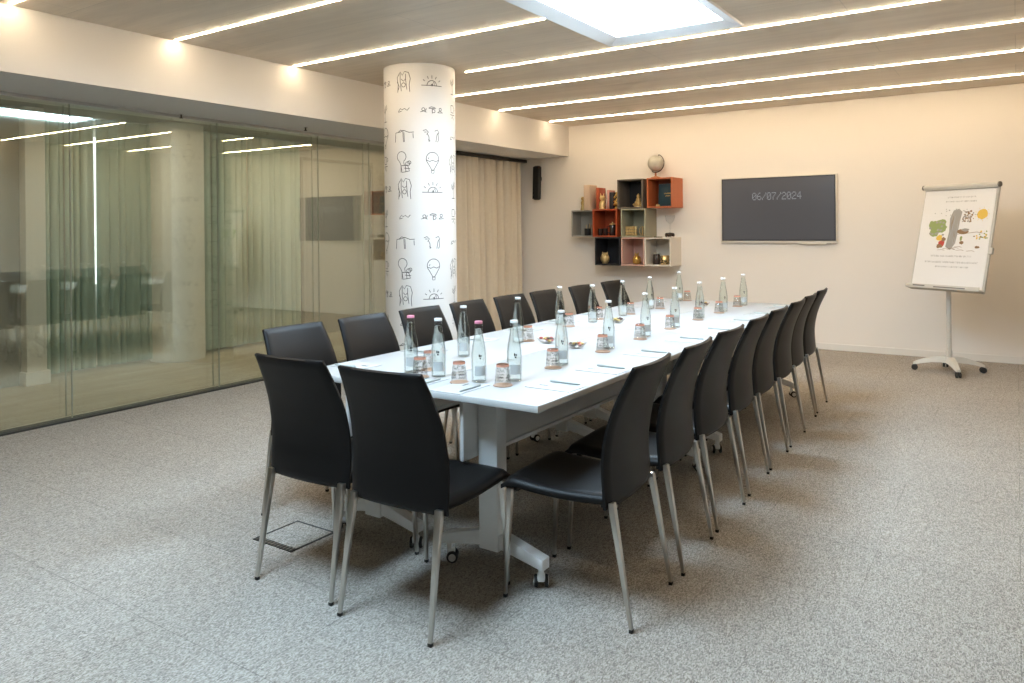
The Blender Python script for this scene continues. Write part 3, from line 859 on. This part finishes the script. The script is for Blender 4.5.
# speaker
t = thing('wall_speaker', 'slim black speaker mounted on the back wall beside the beige curtain', 'speaker', (-5.47, YB - .01, 2.0))
rot = Matrix.Rotation(R(-3), 3, 'X')
b = MB(); b.box((0, -.085, .0), (.105, .085, .47), M['rubber'], .03, rot, 4); b.build('cabinet', t)
b = MB(); b.box((0, -.128, .0), (.088, .006, .44), M['ink_black'], .003, rot); b.build('grille', t)
b = MB(); b.box((0, -.025, .06), (.04, .07, .05), M['black'], .004); b.build('bracket', t)

# ------------------------------------------------------------------ flip chart
t = thing('flip_chart', 'white flip chart easel on a wheeled stand showing a tree drawing', 'flip chart', (-.535, 8.10, 0))
ya, ti = R(31.5), R(14)
b = MB(); b.lathe([(.021, .09), (.021, .80)], M['easel'], seg=20); b.lathe([(.026, .09), (.026, .20)], M['easel'], seg=20); b.cyl((0, .0, .78), (.02, .02, 1.30), .016, M['easel']); b.build('pole', t)
for a in (183, 288, 22, 100):
    ca, sa = math.cos(R(a)), math.sin(R(a))
    L_ = .295
    b = MB()
    pts = [(ca * s_, sa * s_, z) for s_, z in ((.0, .125), (.06, .13), (.13, .122), (.2, .105), (.25, .085), (L_, .062))]
    rotm = Matrix.Rotation(R(a), 3, 'Z')
    bb = bmesh.new(); rings = []
    for s_, z, w_, h_ in ((.0, .112, .046, .044), (.07, .120, .042, .044), (.14, .112, .036, .040), (.21, .094, .030, .032), (.27, .074, .024, .024), (L_, .064, .018, .016)):
        rings.append([bb.verts.new(rotm @ Vector((s_, sy * w_, z + sz * h_ * .6))) for sy, sz in ((-1, -1), (1, -1), (.6, 1), (-.6, 1))])
    for A, B in zip(rings, rings[1:]):
        for k in range(4): bb.faces.new((A[k], A[(k + 1) % 4], B[(k + 1) % 4], B[k]))
    bb.faces.new(rings[0]); bb.faces.new(rings[-1][::-1]); bmesh.ops.recalc_face_normals(bb, faces=bb.faces)
    b.merge(bb, M['easel']); lg = b.build('leg', t, angle=50)
    b = MB(); cx_, cy_ = ca * (L_ - .01), sa * (L_ - .01)
    for sg in (-1, 1):
        ax = Vector((-sa, ca, 0)) * .014 * sg
        b.lathe([(0, -.008), (.024, -.008), (.027, -.004), (.027, .004), (.024, .008), (0, .008)], M['rubber'], (cx_ + ax.x, cy_ + ax.y, .027), 18, (Matrix.Rotation(R(a), 3, 'Z') @ Matrix.Rotation(R(90), 3, 'X')))
    b.cyl((cx_, cy_, .03), (cx_, cy_, .072), .008, M['rubber']); b.build('caster', lg)
# board in its own tilted frame
bd = bpy.data.objects.new('board', None)
rt = Vector((math.cos(ya), -math.sin(ya), 0)); bk_ = Vector((math.sin(ya), math.cos(ya), 0)); up = Vector((0, 0, math.cos(ti))) + bk_ * math.sin(ti)
nr = rt.cross(up)          # towards the viewer is -nr
Mx = Matrix((rt, nr * -1, up)).transposed() if rt.cross(nr * -1).dot(up) > 0 else Matrix((rt, nr, up)).transposed()
BC = Vector((-.4896 + .535, 8.0496 - 8.10, 1.254))
sgn = 1 if (Mx @ Vector((0, 1, 0))).dot(bk_) > 0 else -1
BW, BH = .718, 1.007
def place(o): o.matrix_local = Matrix.Translation(BC) @ Mx.to_4x4(); return o
def fy(d): return -sgn * d      # d metres in front of the board
b = MB(); b.box((0, fy(-.012), 0), (BW, .022, BH), M['easel'], .006)
place(b.build('board', t))
b = MB(); b.cyl((-BW / 2 - .01, fy(.018), BH / 2 - .02), (BW / 2 + .01, fy(.018), BH / 2 - .02), .022, M['easel'], seg=20); b.box((0, fy(.012), BH / 2 - .03), (BW, .03, .035), M['easel'], .004)
for sx in (-1, 1): b.lathe([(.024, 0), (.024, .014)], M['easel_dark'], (sx * (BW / 2 + .003) + (-.007 if sx < 0 else -.0), fy(.018), BH / 2 - .02), 18, Matrix.Rotation(R(90), 3, 'Y'))
cb = place(b.build('clamp_bar', t))
b = MB(); b.box((0, fy(.03), -BH / 2 + .012), (BW, .075, .014), M['easel'], .003); b.box((0, fy(.066), -BH / 2 + .028), (BW, .006, .03), M['easel'], .002)
b.box((-.22, fy(.0705), -BH / 2 + .027), (.12, .003, .012), M['easel_dark']); b.box((.08, fy(.0705), -BH / 2 + .022), (.30, .003, .010), M['easel_dark'])
place(b.build('pen_tray', t))
b = MB(); b.box((BW / 2 + .012, fy(.0), -.12), (.03, .03, .06), M['easel'], .006); place(b.build('side_clip', t))
b = MB(); b.box((0, fy(.0035), -.010), (BW - .035, .005, BH - .085), M['paper'], .0005); pp = place(b.build('paper_pad', t, smooth=False))
# printed drawing and lines of lettering on the sheet
b = MB(); rnd = random.Random(5)
LAY = [0]
def flat(pts, mat):
    """closed flat patch on the sheet"""
    bb = bmesh.new(); LAY[0] += 1; dd = .0063 + LAY[0] * 2e-6
    f = bb.faces.new([bb.verts.new((x, fy(dd), z)) for x, z in pts])
    f.normal_update()
    if f.normal.y * fy(1) < 0: f.normal_flip()
    b.merge(bb, mat)
def blob(cx, cz, rx, rz, mat, n=14, j=.25):
    flat([(cx + rx * math.cos(2 * PI * k / n) * (1 + rnd.uniform(-j, j)), cz + rz * math.sin(2 * PI * k / n) * (1 + rnd.uniform(-j, j))) for k in range(n)], mat)
def dash(x, z, w_, h_, mat): flat([(x, z), (x + w_, z), (x + w_, z + h_), (x, z + h_)], mat)
def sline(pts, hw, mat):
    for (x0, z0), (x1, z1) in zip(pts, pts[1:]):
        l_ = math.hypot(x1 - x0, z1 - z0) or 1; nx, nz = -(z1 - z0) / l_ * hw, (x1 - x0) / l_ * hw
        flat([(x0 + nx, z0 + nz), (x1 + nx, z1 + nz), (x1 - nx, z1 - nz), (x0 - nx, z0 - nz)], mat)
def textline(xc, z, total, h_, mat):
    x = xc - total / 2
    while x < xc + total / 2:
        for _ in range(rnd.randint(2, 6)):
            w_ = h_ * rnd.uniform(.35, .6)
            k = rnd.randint(0, 3)
            dash(x, z, h_ * .14, h_, mat)
            if k != 0: dash(x, z + h_ * (.86 if k == 1 else .42), w_ * .8, h_ * .15, mat)
            if k in (2, 3): dash(x + w_ * .66, z, h_ * .14, h_ * (.5 if k == 2 else 1), mat)
            if k == 3: dash(x, z, w_ * .8, h_ * .15, mat)
            x += w_ + h_ * .16
        x += h_ * .4
textline(.02, .375, .26, .014, M['grey_print']); textline(.02, .335, .28, .013, M['grey_print'])
textline(.0, -.185, .38, .015, M['grey_print']); textline(.0, -.243, .48, .016, M['grey_print']); textline(.01, -.285, .28, .014, M['grey_print'])
# trunk with foliage, sun, little huts and flowers
flat([(-.06, -.09), (-.045, .05), (-.055, .18), (-.03, .255), (.02, .27), (.055, .24), (.045, .15), (.04, .04), (.03, -.06), (-.01, -.12)], M['grey_print'])
for k in range(14):
    x = rnd.uniform(-.04, .035); z0_ = rnd.uniform(-.08, .16); sline([(x, z0_), (x + rnd.uniform(-.01, .01), z0_ + .04), (x + rnd.uniform(-.012, .012), z0_ + .075)], .0012, M['pad'] if k % 2 else M['brown_print'])
for (cx, cz, rx, rz) in ((-.20, .10, .055, .05), (-.14, .13, .05, .045), (-.12, .08, .045, .04), (-.19, .04, .05, .035), (-.23, .13, .03, .03)): blob(cx, cz, rx, rz, M['leaf_paint'])
for k in range(12): blob(-.17 + rnd.uniform(-.07, .07), .08 + rnd.uniform(-.06, .07), .012, .010, M['grey_print'], 8)
blob(-.13, -.005, .03, .03, M['sun_paint']); blob(-.105, -.06, .032, .036, M['red_print']); blob(-.12, -.085, .03, .02, M['brown_print']); blob(-.09, -.02, .02, .02, M['brown_print'])
for k in range(46):
    x, z = .06 + rnd.random() * .11, .14 + rnd.random() * .11
    blob(x, z, rnd.uniform(.004, .013), rnd.uniform(.004, .010), M['brown_print'] if k % 3 else M['grey_print'], 7)
blob(.245, .215, .05, .048, M['sun_paint'], 16, .08)
for k in range(9): a = 2 * PI * k / 9; sline([(.245 + .056 * math.cos(a), .215 + .054 * math.sin(a)), (.245 + .07 * math.cos(a), .215 + .068 * math.sin(a))], .0015, M['sun_paint'])
blob(.09, .055, .05, .022, M['brown_print']); blob(.11, .07, .035, .015, M['grey_print'])
sline([(.04, .03), (.14, .04), (.22, .05), (.27, .04)], .002, M['brown_print'])
for k in range(22): blob(.20 + rnd.random() * .12, -.02 + rnd.random() * .08, .008, .007, M[rnd.choice(['sun_paint', 'brown_print', 'leaf_paint'])], 7)
for k in range(8): x = -.24 + rnd.random() * .42; z = -.135 + rnd.random() * .05; sline([(x, z), (x + .05, z + .005), (x + .075, z - .002)], .0016, M['brown_print'])
blob(.09, -.05, .02, .016, M['brown_print']); blob(.24, -.09, .022, .012, M['brown_print']); blob(.08, -.01, .012, .02, M['leaf_paint'])
for k in range(16): x, z = rnd.uniform(-.22, .2), rnd.uniform(.2, .29); blob(x, z, .006, .004, M['grey_print'], 6)
b.merge(bmesh.new(), M['grey_print'])
dr = b.build('printed_drawing', pp, smooth=False); dr.matrix_local = Matrix.Identity(4)

# ------------------------------------------------------------------ wall cubes
def cube_shelf(label, x0, x1, z0, z1, d, mat, inner=None, shelf=None):
    t = thing('wall_cube_shelf', label, 'shelf', ((x0 + x1) / 2, YB, z0), group='open cube shelves on the back wall')
    w, h, th = x1 - x0, z1 - z0, .016
    b = MB()
    b.box((0, -d / 2, th / 2), (w, d, th), mat, .001); b.box((0, -d / 2, h - th / 2), (w, d, th), mat, .001)
    for sx in (-1, 1): b.box((sx * (w / 2 - th / 2), -d / 2, h / 2), (th, d, h - 2 * th), mat, .001)
    b.build('carcass', t, smooth=False)
    b = MB(); b.box((0, -.012, h / 2), (w - 2 * th, .008, h - 2 * th), inner or mat); b.build('back_panel', t, smooth=False)
    if shelf: MB().box((w * .18, -d * .5, shelf), (w * .5, d * .9, .008), M['beige_card'], .001).build('inner_shelf', t, smooth=False)
    return t
DP = .35
cube_shelf('light grey open wall cube at the far left of the cluster', -4.85, -4.505, 1.26, 1.605, .25, M['grey_box'])
cube_shelf('red orange open wall cube holding dark cups, left in the middle row', -4.49, -4.15, 1.26, 1.61, DP, M['red_orange'])
cube_shelf('olive grey open wall cube holding a pale block stack', -4.095, -3.768, 1.258, 1.607, DP, M['olive'])
cube_shelf('dark taupe open wall cube in the top row holding a gold figurine', -4.14, -3.80, 1.612, 1.972, DP, M['taupe'], M['char_box'])
cube_shelf('orange open wall cube below the globe', -3.745, -3.42, 1.612, 1.974, DP, M['orange'])
cube_shelf('black open wall cube in the bottom row', -4.46, -4.11, .903, 1.255, DP, M['char_box'])
cube_shelf('pale pink open wall cube in the bottom row', -4.095, -3.785, .903, 1.252, DP, M['pink_box'])
cube_shelf('white open wall cube at the right of the bottom row', -3.78, -3.445, .905, 1.250, DP, M['white_box'])

def figure(name, label, cat, loc, parts, mat, group=None, rz=0):
    """small figurine, one mesh of merged rounded forms"""
    b = MB()
    for p in parts:
        if p[0] == 'b': b.ball(p[1], p[2], mat, p[3] if len(p) > 3 else (1, 1, 1), 14, 10)
        elif p[0] == 'l': b.lathe(p[1], mat, seg=18)
        elif p[0] == 't': b.tube(p[1], p[2], mat)
    o = b.build(name, loc=loc, rotz=rz, angle=60)
    return tag(o, label, cat, group)
ZM, ZL, ZU = 1.277, .920, 1.629
# globe
t = thing('desk_globe', 'pale desk globe on a wooden foot on top of the orange cube', 'globe', (-3.70, 8.74, 1.9745))
b = MB(); b.lathe([(.062, 0), (.066, .006), (.060, .016), (.03, .026), (.012, .032), (.010, .07), (.014, .074)], M['wood_warm'], seg=28); b.build('foot', t)
gc = Vector((0, 0, .190)); b = MB(); b.ball(gc, .098, M['globe'], u=32, v=20); gl = b.build('sphere', t)
ax = Vector((math.sin(R(23)), 0, math.cos(R(23))))
b = MB(); b.tube([gc + .111 * Vector((math.cos(R(a)), 0, math.sin(R(a)))) for a in range(-112, 71, 6)], .0055, M['dark_metal'], 8)
b.cyl(gc + ax * .092, gc + ax * .113, .004, M['dark_metal']); b.cyl(gc - ax * .113, gc - ax * .092, .004, M['dark_metal']); b.build('meridian_arm', t)

# on top of the left cubes
ZT1, ZT2 = 1.6055, 1.6105
figure('gold_figurine', 'small dark gold figurine standing at the left end on the grey cube', 'figurine', (-4.72, 8.74, ZT1), [('l', [(.032, 0), (.03, .02), (.02, .06), (.026, .10), (.016, .13), (0, .14)]), ('b', (0, 0, .155), .024), ('b', (.02, -.01, .09), .016, (1, 1, 1.6))], M['brass'], 'gold ornaments on the wall cubes')
tag(MB().box((-4.612, 8.755, ZT1 + .162), (.085, .22, .324), M['beige_card'], .003).build('box_file'), 'tall beige box file standing on the grey cube', 'box file')
t = thing('book', 'orange spined book standing on top of the red orange cube', 'book', (-4.45, 8.76, ZT2))
MB().box((-.015, 0, .14), (.036, .20, .28), M['red_orange'], .003).build('cover', t); MB().box((-.015, .004, .14), (.026, .196, .272), M['paper']).build('pages', t, smooth=False)
figure('gold_figurine', 'pale gold cat figurine on top of the red orange cube', 'figurine', (-4.395, 8.66, ZT2), [('b', (0, 0, .06), .042, (1, .9, 1.45)), ('b', (0, -.005, .145), .032), ('l', [(.04, 0), (.042, .015), (.03, .04)]), ('t', [(-.018, 0, .165), (-.024, 0, .205)], [.012, .003]), ('t', [(.018, 0, .165), (.024, 0, .205)], [.012, .003]), ('t', [(.03, -.01, .08), (.045, -.02, .13), (.04, -.02, .17)], .011)], M['pale_gold'], 'gold ornaments on the wall cubes')
for (x, w_, h_, mt, nm, lab) in ((-4.33, .03, .245, 'pink_card', 'book', 'thin pink spined book standing beside the cat figurine'), (-4.285, .052, .215, 'char_box', 'book', 'black spined book standing on the red orange cube')):
    t = thing(nm, lab, 'book', (x, 8.78, ZT2)); MB().box((0, 0, h_ / 2), (w_, .17, h_), M[mt], .003).build('cover', t); MB().box((0, .003, h_ / 2), (w_ * .7, .168, h_ + .001), M['paper']).build('pages', t, smooth=False)
figure('gold_figurine', 'ornate gold dragon like ornament at the right end on the red orange cube', 'figurine', (-4.215, 8.70, ZT2), [('l', [(.03, 0), (.034, .01), (.02, .03)]), ('t', [(0, 0, .02), (.025, -.01, .06), (-.02, 0, .10), (.02, .01, .14), (-.01, 0, .18), (.012, -.01, .205)], [.022, .024, .022, .02, .017, .008]), ('b', (-.025, 0, .06), .018), ('b', (.03, 0, .11), .016), ('b', (-.025, 0, .15), .015), ('b', (.01, -.01, .20), .016)], M['gold'], 'gold ornaments on the wall cubes')
# grey cube: pencil cup
t = thing('pencil_cup', 'black cup of pencils in the light grey cube', 'pencil cup', (-4.655, 8.745, ZM))
MB().lathe([(0, 0), (.040, 0), (.042, .003), (.042, .092), (.039, .092), (.037, .006), (0, .006)], M['black'], seg=24, capped=False).build('cup', t, angle=50)
for k, (dx, dy, mt) in enumerate(((-.02, .0, 'pale_gold'), (.0, .015, 'dark_metal'), (.018, -.01, 'pale_gold'), (.03, .01, 'wood_warm'))):
    MB().cyl((dx * .5, dy * .5, .008), (dx * 1.5 + .01, dy, .14 + .008 * (k % 3)), .0035, M[mt], seg=8).build('pencil', t)
# red cube: cups and press
for (x, h_, lab) in ((-4.435, .088, 'short dark cup furthest left in the red orange cube'), (-4.365, .092, 'short dark cup second from left in the red orange cube')):
    t = thing('dark_cup', lab, 'cup', (x, 8.68, ZM), group='dark cups in the red orange cube')
    MB().lathe([(0, 0), (.026, 0), (.030, .004), (.033, h_), (.030, h_), (.026, .008), (0, .008)], M['dk_glass'], seg=22, capped=False).build('cup', t, angle=50)
t = thing('coffee_press', 'dark glass coffee press with pale lid in the red orange cube', 'coffee press', (-4.265, 8.68, ZM))
MB().lathe([(0, 0), (.036, 0), (.038, .004), (.038, .13), (.036, .135)], M['dk_glass'], seg=24).build('jug', t, angle=50)
MB().lathe([(.04, .135), (.041, .139), (.036, .150), (.01, .156), (.008, .17), (0, .172)], M['pale_gold'], seg=24).build('lid', t)
MB().tube([(-.038, 0, .12), (-.075, 0, .11), (-.078, 0, .05), (-.038, 0, .03)], .006, M['black']).build('handle', t)
# olive cube: block stack and wire ornament
t = thing('block_stack', 'pale gold lattice of stacked blocks in the olive cube', 'ornament', (-4.005, 8.68, ZM - .003))
for r_ in range(3):
    for c_ in range(4):
        MB().box((-.057 + c_ * .038, 0, .019 + r_ * .039), (.033, .04, .034), M['pale_gold'], .005).build('block', t)
b = MB()
for r_ in range(4): b.box((0, 0, .002 + r_ * .038 if r_ < 3 else .1165), (.156, .03, .003), M['brass'])
b.build('divider', t, smooth=False)
b = MB()
for a in (0, 60, 120):
    b.tube([Vector((.042 * math.cos(R(k)) * math.cos(R(a)), .042 * math.cos(R(k)) * math.sin(R(a)), .058 + .055 * math.sin(R(k)))) for k in range(0, 361, 20)], .0045, M['pale_gold'], 6)
b.lathe([(.026, 0), (.028, .004), (.01, .01)], M['pale_gold'], seg=16)
tag(b.build('wire_ornament', loc=(-3.865, 8.70, ZM - .003)), 'small round gold wire ornament in the olive cube', 'ornament', 'gold ornaments on the wall cubes')
# taupe cube: seated figurine
figure('gold_figurine', 'seated pale gold figurine in the dark taupe cube', 'figurine', (-3.915, 8.70, ZU), [('l', [(.055, 0), (.058, .012), (.05, .02)]), ('b', (0, 0, .05), .045, (1.15, .85, .9)), ('b', (0, 0, .09), .032, (1, .8, 1.1)), ('b', (0, -.004, .135), .024), ('b', (-.04, -.02, .032), .024, (1.2, 1, .7)), ('b', (.04, -.02, .032), .024, (1.2, 1, .7)), ('b', (0, 0, .158), .010)], M['pale_gold'], 'gold ornaments on the wall cubes')
# orange cube: teal book
t = thing('book', 'large dark teal book with gold lettering leaning inside the orange cube', 'book', (-3.545, 8.74, ZU))
rt_ = Matrix.Rotation(R(-6), 3, 'X')
MB().box((0, .0, .139), (.232, .024, .272), M['teal'], .003, rt_).build('cover', t); MB().box((.004, .0, .139), (.228, .014, .276), M['paper'], 0, rt_).build('pages', t, smooth=False)
b = MB()
for (x, z, w_) in ((-.03, .155, .10), (.02, .155, .08), (-.01, .125, .06)):
    k = 0.
    while k < w_: b.box(Vector((0, 0, .139)) + rt_ @ Vector((x + k - .01, -.0135, z - .139 + (.004 if int(k * 1000) % 3 else 0))), (.006, .001, .012), M['gold']); k += .010
b.build('title_lettering', t, smooth=False)
for i, dx in enumerate((-.092, -.062)): pass
figure('gold_figurine', 'tiny pale trinket in front of the teal book', 'figurine', (-3.625, 8.62, ZU), [('b', (-.012, 0, .014), .013), ('b', (.014, 0, .012), .012), ('l', [(.02, 0), (.02, .004)])], M['pale_gold'], 'gold ornaments on the wall cubes')
# on the white cube: glass cloche and wreath
b = MB(); b.lathe([(.05, .0), (.052, .004), (.030, .02), (.012, .05), (.010, .12), (.012, .16), (.05, .20), (.062, .26), (.06, .27), (.046, .205), (.008, .165), (.0, .160)], M['bowl'], seg=24, capped=False)
tag(b.build('glass_vase', loc=(-3.535, 8.78, 1.2505), angle=50), 'clear glass stemmed vase on top of the white cube', 'vase')
figure('trinket_wreath', 'small dark woven trinket on top of the white cube', 'ornament', (-3.50, 8.68, 1.2505), [('t', [(.045 * math.cos(R(k)), .03 * math.sin(R(k)), .022 + .018 * abs(math.sin(R(k * 2)))) for k in range(0, 361, 15)], .017), ('b', (0, 0, .035), .026)], M['dark_metal'])
tag(MB().box((0, 0, .005), (.09, .05, .010), M['dark_metal'], .003).build('flat_tin', loc=(-3.64, 8.66, 1.2505)), 'flat dark tin lying on top of the white cube', 'tin')
# bottom row
figure('gold_figurine', 'gold owl figurine in the black cube', 'figurine', (-4.375, 8.68, ZL), [('l', [(.034, 0), (.042, .02), (.05, .06), (.047, .10), (.036, .125), (.02, .14), (0, .142)]), ('b', (-.018, -.035, .105), .016), ('b', (.018, -.035, .105), .016), ('b', (0, -.045, .09), .008), ('t', [(-.03, 0, .12), (-.036, 0, .15)], [.012, .003]), ('t', [(.03, 0, .12), (.036, 0, .15)], [.012, .003]), ('b', (-.045, 0, .06), .022, (.7, 1, 1.9)), ('b', (.045, 0, .06), .022, (.7, 1, 1.9))], M['pale_gold'], 'gold ornaments on the wall cubes')
pp_ = [('l', [(.028, 0), (.042, .02), (.047, .05), (.040, .085), (.024, .102)])]
for k in range(7):
    a = 2 * PI * k / 7; pp_.append(('t', [(.008 * math.cos(a), .008 * math.sin(a), .098), (.018 * math.cos(a), .018 * math.sin(a), .125), (.03 * math.cos(a), .03 * math.sin(a), .140 + .01 * (k % 2))], [.009, .007, .002]))
for j in range(5):
    for k in range(9): a = 2 * PI * (k + .5 * (j % 2)) / 9; r_ = (.038, .045, .046, .043, .034)[j]; pp_.append(('b', (r_ * math.cos(a), r_ * math.sin(a), .018 + j * .018), .010))
figure('gold_pineapple', 'shiny gold pineapple ornament in the pale pink cube', 'ornament', (-3.935, 8.68, ZL), pp_, M['gold'], 'gold ornaments on the wall cubes')
t = thing('glass_jar', 'dark jar with thin lid in the white cube', 'jar', (-3.675, 8.68, ZL)); MB().lathe([(.040, 0), (.044, .006), (.044, .115), (.038, .122), (.036, .128)], M['dk_glass'], seg=24).build('jar_body', t, angle=50)
MB().lathe([(.05, .128), (.052, .131), (.05, .136), (.01, .14), (0, .15)], M['steel'], seg=24).build('lid', t)
b = MB(); b.lathe([(.048, 0), (.050, .004), (.050, .108), (.046, .112)], M['pale_gold'], seg=24); rnd = random.Random(9)
for k in range(60): a = rnd.uniform(0, 6.28); b.ball((.050 * math.cos(a), .050 * math.sin(a), rnd.uniform(.012, .10)), .0075, M['dark_metal'], (1, 1, 1), 8, 5)
tag(b.build('patterned_jar', loc=(-3.565, 8.68, ZL), angle=50), 'gold and dark patterned candle jar in the white cube', 'jar')

# ------------------------------------------------------------------ world, camera, view
w = bpy.data.worlds.new('World'); S.world = w; w.use_nodes = True
w.node_tree.nodes['Background'].inputs[0].default_value = (.9, .95, 1, 1); w.node_tree.nodes['Background'].inputs[1].default_value = .15
cam = bpy.data.cameras.new('camera'); co = bpy.data.objects.new('camera', cam); COL.objects.link(co)
F_, CX_, CY_ = 756.3, 512., 229.1
cam.sensor_fit = 'HORIZONTAL'; cam.sensor_width = 36; cam.lens = F_ / 1024 * 36
cam.shift_x = 0; cam.shift_y = -(341.5 - CY_) / 1024
cam.clip_start = .02; cam.clip_end = 100
YAW, ROLL = R(33.738), R(-.553)
fw = Vector((-math.sin(YAW), math.cos(YAW), 0)); r0 = Vector((math.cos(YAW), math.sin(YAW), 0)); u0 = Vector((0, 0, 1))
rv = r0 * math.cos(ROLL) + u0 * math.sin(ROLL); uv = -r0 * math.sin(ROLL) + u0 * math.cos(ROLL)
co.matrix_world = Matrix.Translation((0, 0, 1.37)) @ Matrix((rv, uv, -fw)).transposed().to_4x4()
S.camera = co
S.view_settings.view_transform = 'Standard'; S.view_settings.look = 'None'; S.view_settings.gamma = 1; S.view_settings.use_curve_mapping = False
S.view_settings.exposure = 0.0
S.cycles.max_bounces = 14; S.cycles.transparent_max_bounces = 24; S.cycles.transmission_bounces = 12; S.cycles.glossy_bounces = 6; S.cycles.diffuse_bounces = 5
S.cycles.caustics_reflective = False; S.cycles.caustics_refractive = False
S.cycles.sample_clamp_indirect = 6
